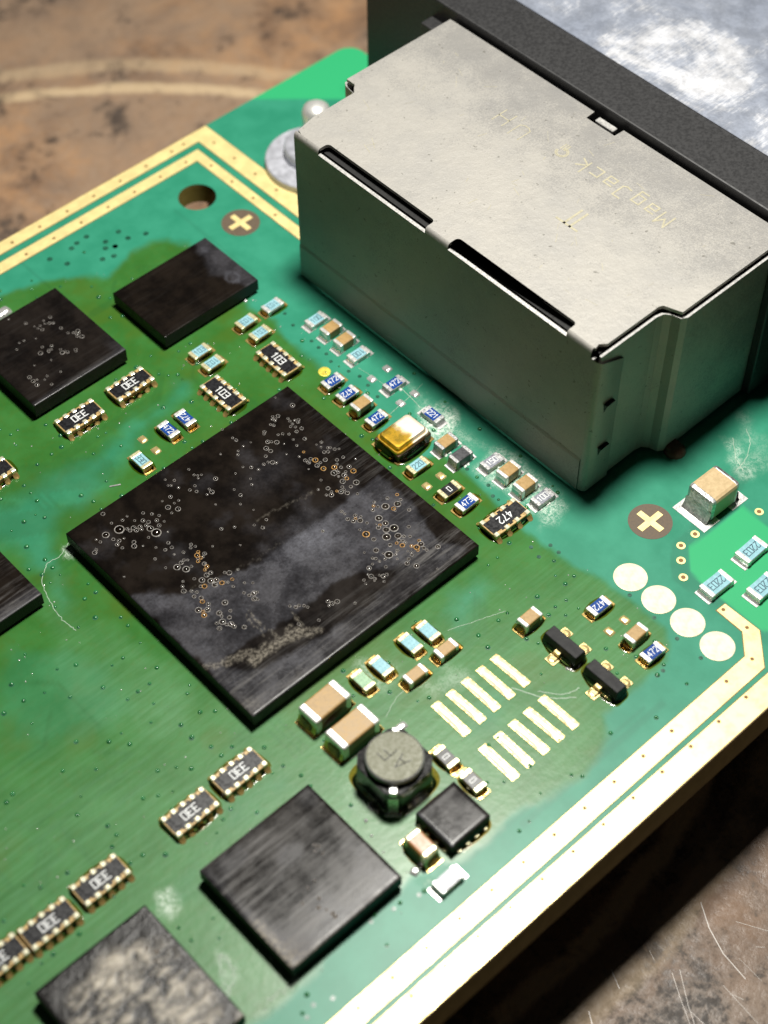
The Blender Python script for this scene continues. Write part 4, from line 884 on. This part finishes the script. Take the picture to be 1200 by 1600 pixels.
link('front_plate', finish(bm, 'front_plate', [M['shell'], M['shell_edge']]), jack)
def wall(name, pts, z0, z1, th, sgn, lab=None):
    bm = bmesh.new(); inner = [(x, y + sgn * th) for x, y in pts]
    n = len(pts); P = [[bm.verts.new((x, y, z)) for x, y in q] for q, z in ((pts, z0), (pts, z1), (inner, z1), (inner, z0))]
    for i in range(n - 1):
        for a, b, mi in ((0, 1, 0), (1, 2, 1), (2, 3, 0)):
            f = bm.faces.new((P[a][i], P[a][i + 1], P[b][i + 1], P[b][i])); f.material_index = mi
    bm.faces.new([P[k][0] for k in range(4)]); bm.faces.new([P[k][-1] for k in range(4)])
    bmesh.ops.recalc_face_normals(bm, faces=bm.faces); return link(name, finish(bm, name, [M['shell'], M['shell_edge']]), jack)
wall('side_plate', [(XF + .25, YB), (21.2, YB), (21.65, YB - .1), (21.95, YB - .45), (22.1, -10.3), (22.45, -10.5), (XB, -10.5)], .25, H - .42, .16, 1)
wall('side_plate', [(XF + .25, YA), (21.6, YA), (21.9, 16.6), (22.1, 17.8), (22.3, 18.1), (XB, 18.1)], .25, H - .42, .16, -1)
bm = bmesh.new()      # folded corner flap with two lances
prof = [(XF, -8.95)] + [(XF + .3 - .3 * math.cos(k * D / 5), -8.95 - .5 * math.sin(k * D / 5)) for k in range(1, 6)] + [(18.5, YB - .15)]
prev = None
for i, (x, y) in enumerate(prof):
    zt = H - .75 - (.9 * (x - XF) / 2.1); cur = (bm.verts.new((x, y, .2)), bm.verts.new((x, y, zt)))
    if prev: bm.faces.new((prev[0], cur[0], cur[1], prev[1])).smooth = True
    prev = cur
c2 = (bm.verts.new((18.5, YB, .2)), bm.verts.new((18.5, YB, prev[1].co.z))); bm.faces.new((prev[0], c2[0], c2[1], prev[1]))
flap = link('corner_flap', finish(bm, 'corner_flap', [M['shell'], M['shell_edge']]), jack)
for z in (7.5, 3.7):
    bm = bmesh.new(); v = [bm.verts.new(p) for p in ((17.25, YB - .16, z), (18.05, YB - .16, z), (17.35, YB - .16, z - .75), (17.3, YB - .42, z + .02), (18.0, YB - .40, z + .02))]
    bm.faces.new((v[0], v[2], v[1])); f = bm.faces.new((v[3], v[4], v[1], v[0]))
    link('lance', finish(bm, 'lance', M['inside']), jack)
bm = bmesh.new(); add_box(bm, (30.85, 3.0, H - .35), (31.3, 4.5, H - .06), .05, 1); link('latch_tab', finish(bm, 'latch_tab', M['shell_edge']), jack)
# etched writing on the roof
roof_txt = [('MagJack', (27.11, -1.19), 1.12, .10), ('H', (26.84, 8.40), 1.3, .06), ('U', (26.58, 6.81), 1.3, .05), ('T', (23.42, -1.18), 1.5, .10)]
for s, p_, h_, sw in roof_txt: link('etched_marking', text_mesh(s, h_, M['etched'], sw, .5, 1.05), jack, (*p_, H + .008), D)
bm = bmesh.new()
for r_ in (.42, .32): add_strip(bm, [(r_ * math.cos(a * .5), r_ * math.sin(a * .5)) for a in range(0, 11)], .07)
for k in range(3): add_strip(bm, [(.0 + .16 * k, -.75), (.0 + .16 * k, -.2)], .07)
link('etched_marking', finish(bm, 'etched_logo', M['etched']), jack, (*(27.09, 3.72), H + .008), D)
bm = bmesh.new()
for i in range(46):
    x, y = random.uniform(18, 30.5), random.uniform(-8, 15.5); a = random.gauss(.5, .7); l = random.uniform(.2, 1.1); add_strip(bm, [(x, y), (x + l * math.cos(a), y + l * math.sin(a))], random.uniform(.015, .035), H + .006, 0, True)
sc2 = link('scratch', finish(bm, 'roof_scratch', M['etched']), jack); sc2['kind'] = 'stuff'
# plastic flange and zinc face
bm = bmesh.new(); add_box(bm, (31.60, -19.0, -9.5), (58, 26.4, 12.72), .12, 2)
fl_ = link('flange', finish(bm, 'flange', M['plastic']), jack)
bm = bmesh.new(); add_box(bm, (35.3, -18.6, 12.70), (57.6, 26.0, 12.80), .04, 1); link('metal_face', finish(bm, 'metal_face', M['zinc']), jack)
for lo_, hi_ in (((29.7, -11.1, .3), (31.7, -10.5, 10.6)), ((30.6, 17.9, 2), (31.7, 19.9, 11.2))):
    bm = bmesh.new(); add_box(bm, lo_, hi_, .1, 2); link('latch_rib', finish(bm, 'latch_rib', M['plastic']), jack)
bm = bmesh.new(); add_box(bm, (22.6, -10.9, .0), (23.6, -9.7, .5), .15, 2); add_dome(bm, 23.1, -10.9, .7, .5, 0, 14, 4); link('solder_foot', finish(bm, 'solder_foot', plain('brown_flux_foot', (.10, .05, .03), .35)), jack)

# ---------------------------------------------------------------- via bumps, dimples and specks
occupied = [(0, 0, 8.8, 8.8), (9.42, 19.75, 4.1, 3), (-12.65, -17.2, 3.9, 3.8), (-.52, 21.6, 3.8, 4), (-22.85, -17.1, 3.6, 4.1), (-15.75, 9.6, 3.9, 3.9), (-4.5, -19.9, 1.6, 1.6), ic + (2.6, 2.6)]
for o in list(BOARD.children):
    n_ = o.name.split('.')[0]
    if n_ in ('chip_resistor', 'ceramic_capacitor', 'resistor_network', 'solder_pad', 'transistor', 'oscillator'):
        big_ = 1.9 if n_ in ('resistor_network', 'transistor', 'oscillator') else 1.0; occupied.append((o.location.x, o.location.y, big_, big_))
rn = random.Random(5); pts = []
def free(x, y):
    return X0 + 1 < x < 15.9 and -23.2 < y < 29.6 and not any(abs(x - a) < w and abs(y - b) < h_ for a, b, w, h_ in occupied) and all((x - u) ** 2 + (y - v) ** 2 > .30 for u, v in pts)
for (ax, bx, ay, by, n_) in ((-32, -9, -12, 20, 230), (-9, 8, 9, 29, 80), (8, 16, -9, 13, 45), (-12, 12, -23, -9, 75), (-34, -10, -23, -8, 60)):
    for i in range(n_):
        for _ in range(6):
            x, y = ax + (bx - ax) * rn.random(), ay + (by - ay) * rn.random()
            if rn.random() < .55: x, y = round(x / .78) * .78 + rn.gauss(0, .03), round(y / .78) * .78 + rn.gauss(0, .03)
            if free(x, y): pts.append((x, y)); break
bm = bmesh.new()
for x, y in pts:
    r = rn.uniform(.07, .15)
    if rn.random() < .45: add_lathe(bm, [(r * 1.15, .0), (r * 1.15, .008)], 9, x, y, 1)
    add_dome(bm, x + r * .15, y + r * .15, r, r * .6, .004, 9, 3, 0)
for p_ in ((8.78, 27.84), (8.99, 27.04), (7.27, 29.07), (8.13, 29.14), (8.40, 27.33), (8.36, 26.34), (8.99, 27.04), (6.71, 28.90), (10.04, 28.05), (10.13, 27.10), (11.30, 26.62), (7.60, 26.62), (5.60, 27.89), (5.00, 29.04)): add_lathe(bm, [(.2, .0), (.2, .01)], 10, *p_, 1)
for p_ in ((13.04, -16.36), (12.90, -18.36), (12.77, -20.21), (12.76, -21.97), (10.58, -21.10), (13.27, 14.33), (12.98, 13.17), (12.92, 11.26), (12.88, 10.52), (12.87, 9.76), (12.63, 9.06), (12.91, 7.65), (13.12, 6.85), (12.99, 5.92), (12.78, 4.79), (12.78, -3.28), (12.83, -5.05), (12.44, -5.83), (11.37, -10.09), (11.19, -10.89), (12.30, -10.76), (12.28, -11.45), (-10.13, -20.68), (-10.13, -21.40), (-8.65, -21.72), (-11.43, -21.14), (-15.52, -22.84), (-16.43, -22.45), (-17.08, -22.73), (-16.38, -23.81)): add_lathe(bm, [(.13, .0), (.13, .012)], 10, *p_, 1)
vb = part('via_bump', finish(bm, 'via_bump', [M['mask_bump'], M['dimple']])); vb['kind'] = 'stuff'
bm = bmesh.new()
for i in range(330):  # scattered bright specks stand in for lamp glints on the board
    x, y = rn.uniform(-24, 13), rn.uniform(-22, 27); 
    if any(abs(x - a) < w - .6 and abs(y - b) < h_ - .6 for a, b, w, h_ in occupied[:8]): continue
    add_dome(bm, x, y, rn.uniform(.02, .06), .04, 0, 6, 2)
for (ax, ay), (bx, by), n_ in (((6.65, 18.11), (10.48, 18.55), 16), ((12.68, 16.90), (10.48, 18.55), 6), ((-7.05, -16.84), (-6.38, -14.60), 12), ((-8.32, -20.66), (-7.91, -16.30), 4), ((-3.52, 18.46), (-2.60, 23.60), 8), ((6.80, -16.56), (7.12, -17.73), 6), ((6.55, -19.48), (7.15, -20.60), 6)):
    for i in range(n_):
        q = rn.random(); add_dome(bm, ax + (bx - ax) * q + rn.gauss(0, .15), ay + (by - ay) * q + rn.gauss(0, .15), rn.uniform(.05, .16), rn.uniform(.04, .1), 0, 7, 2, 0)
sp_ = part('flux_glint_speck', finish(bm, 'flux_glint_speck', [M['solder'], M['crust']])); sp_['kind'] = 'stuff'
bm = bmesh.new(); add_box(bm, (-.35, -.05, 0), (.35, .05, .06), .02, 1); part('solder_whisker', finish(bm, 'solder_whisker', M['solder']), None, (*(-3.73, 10.26), 0), -.5)
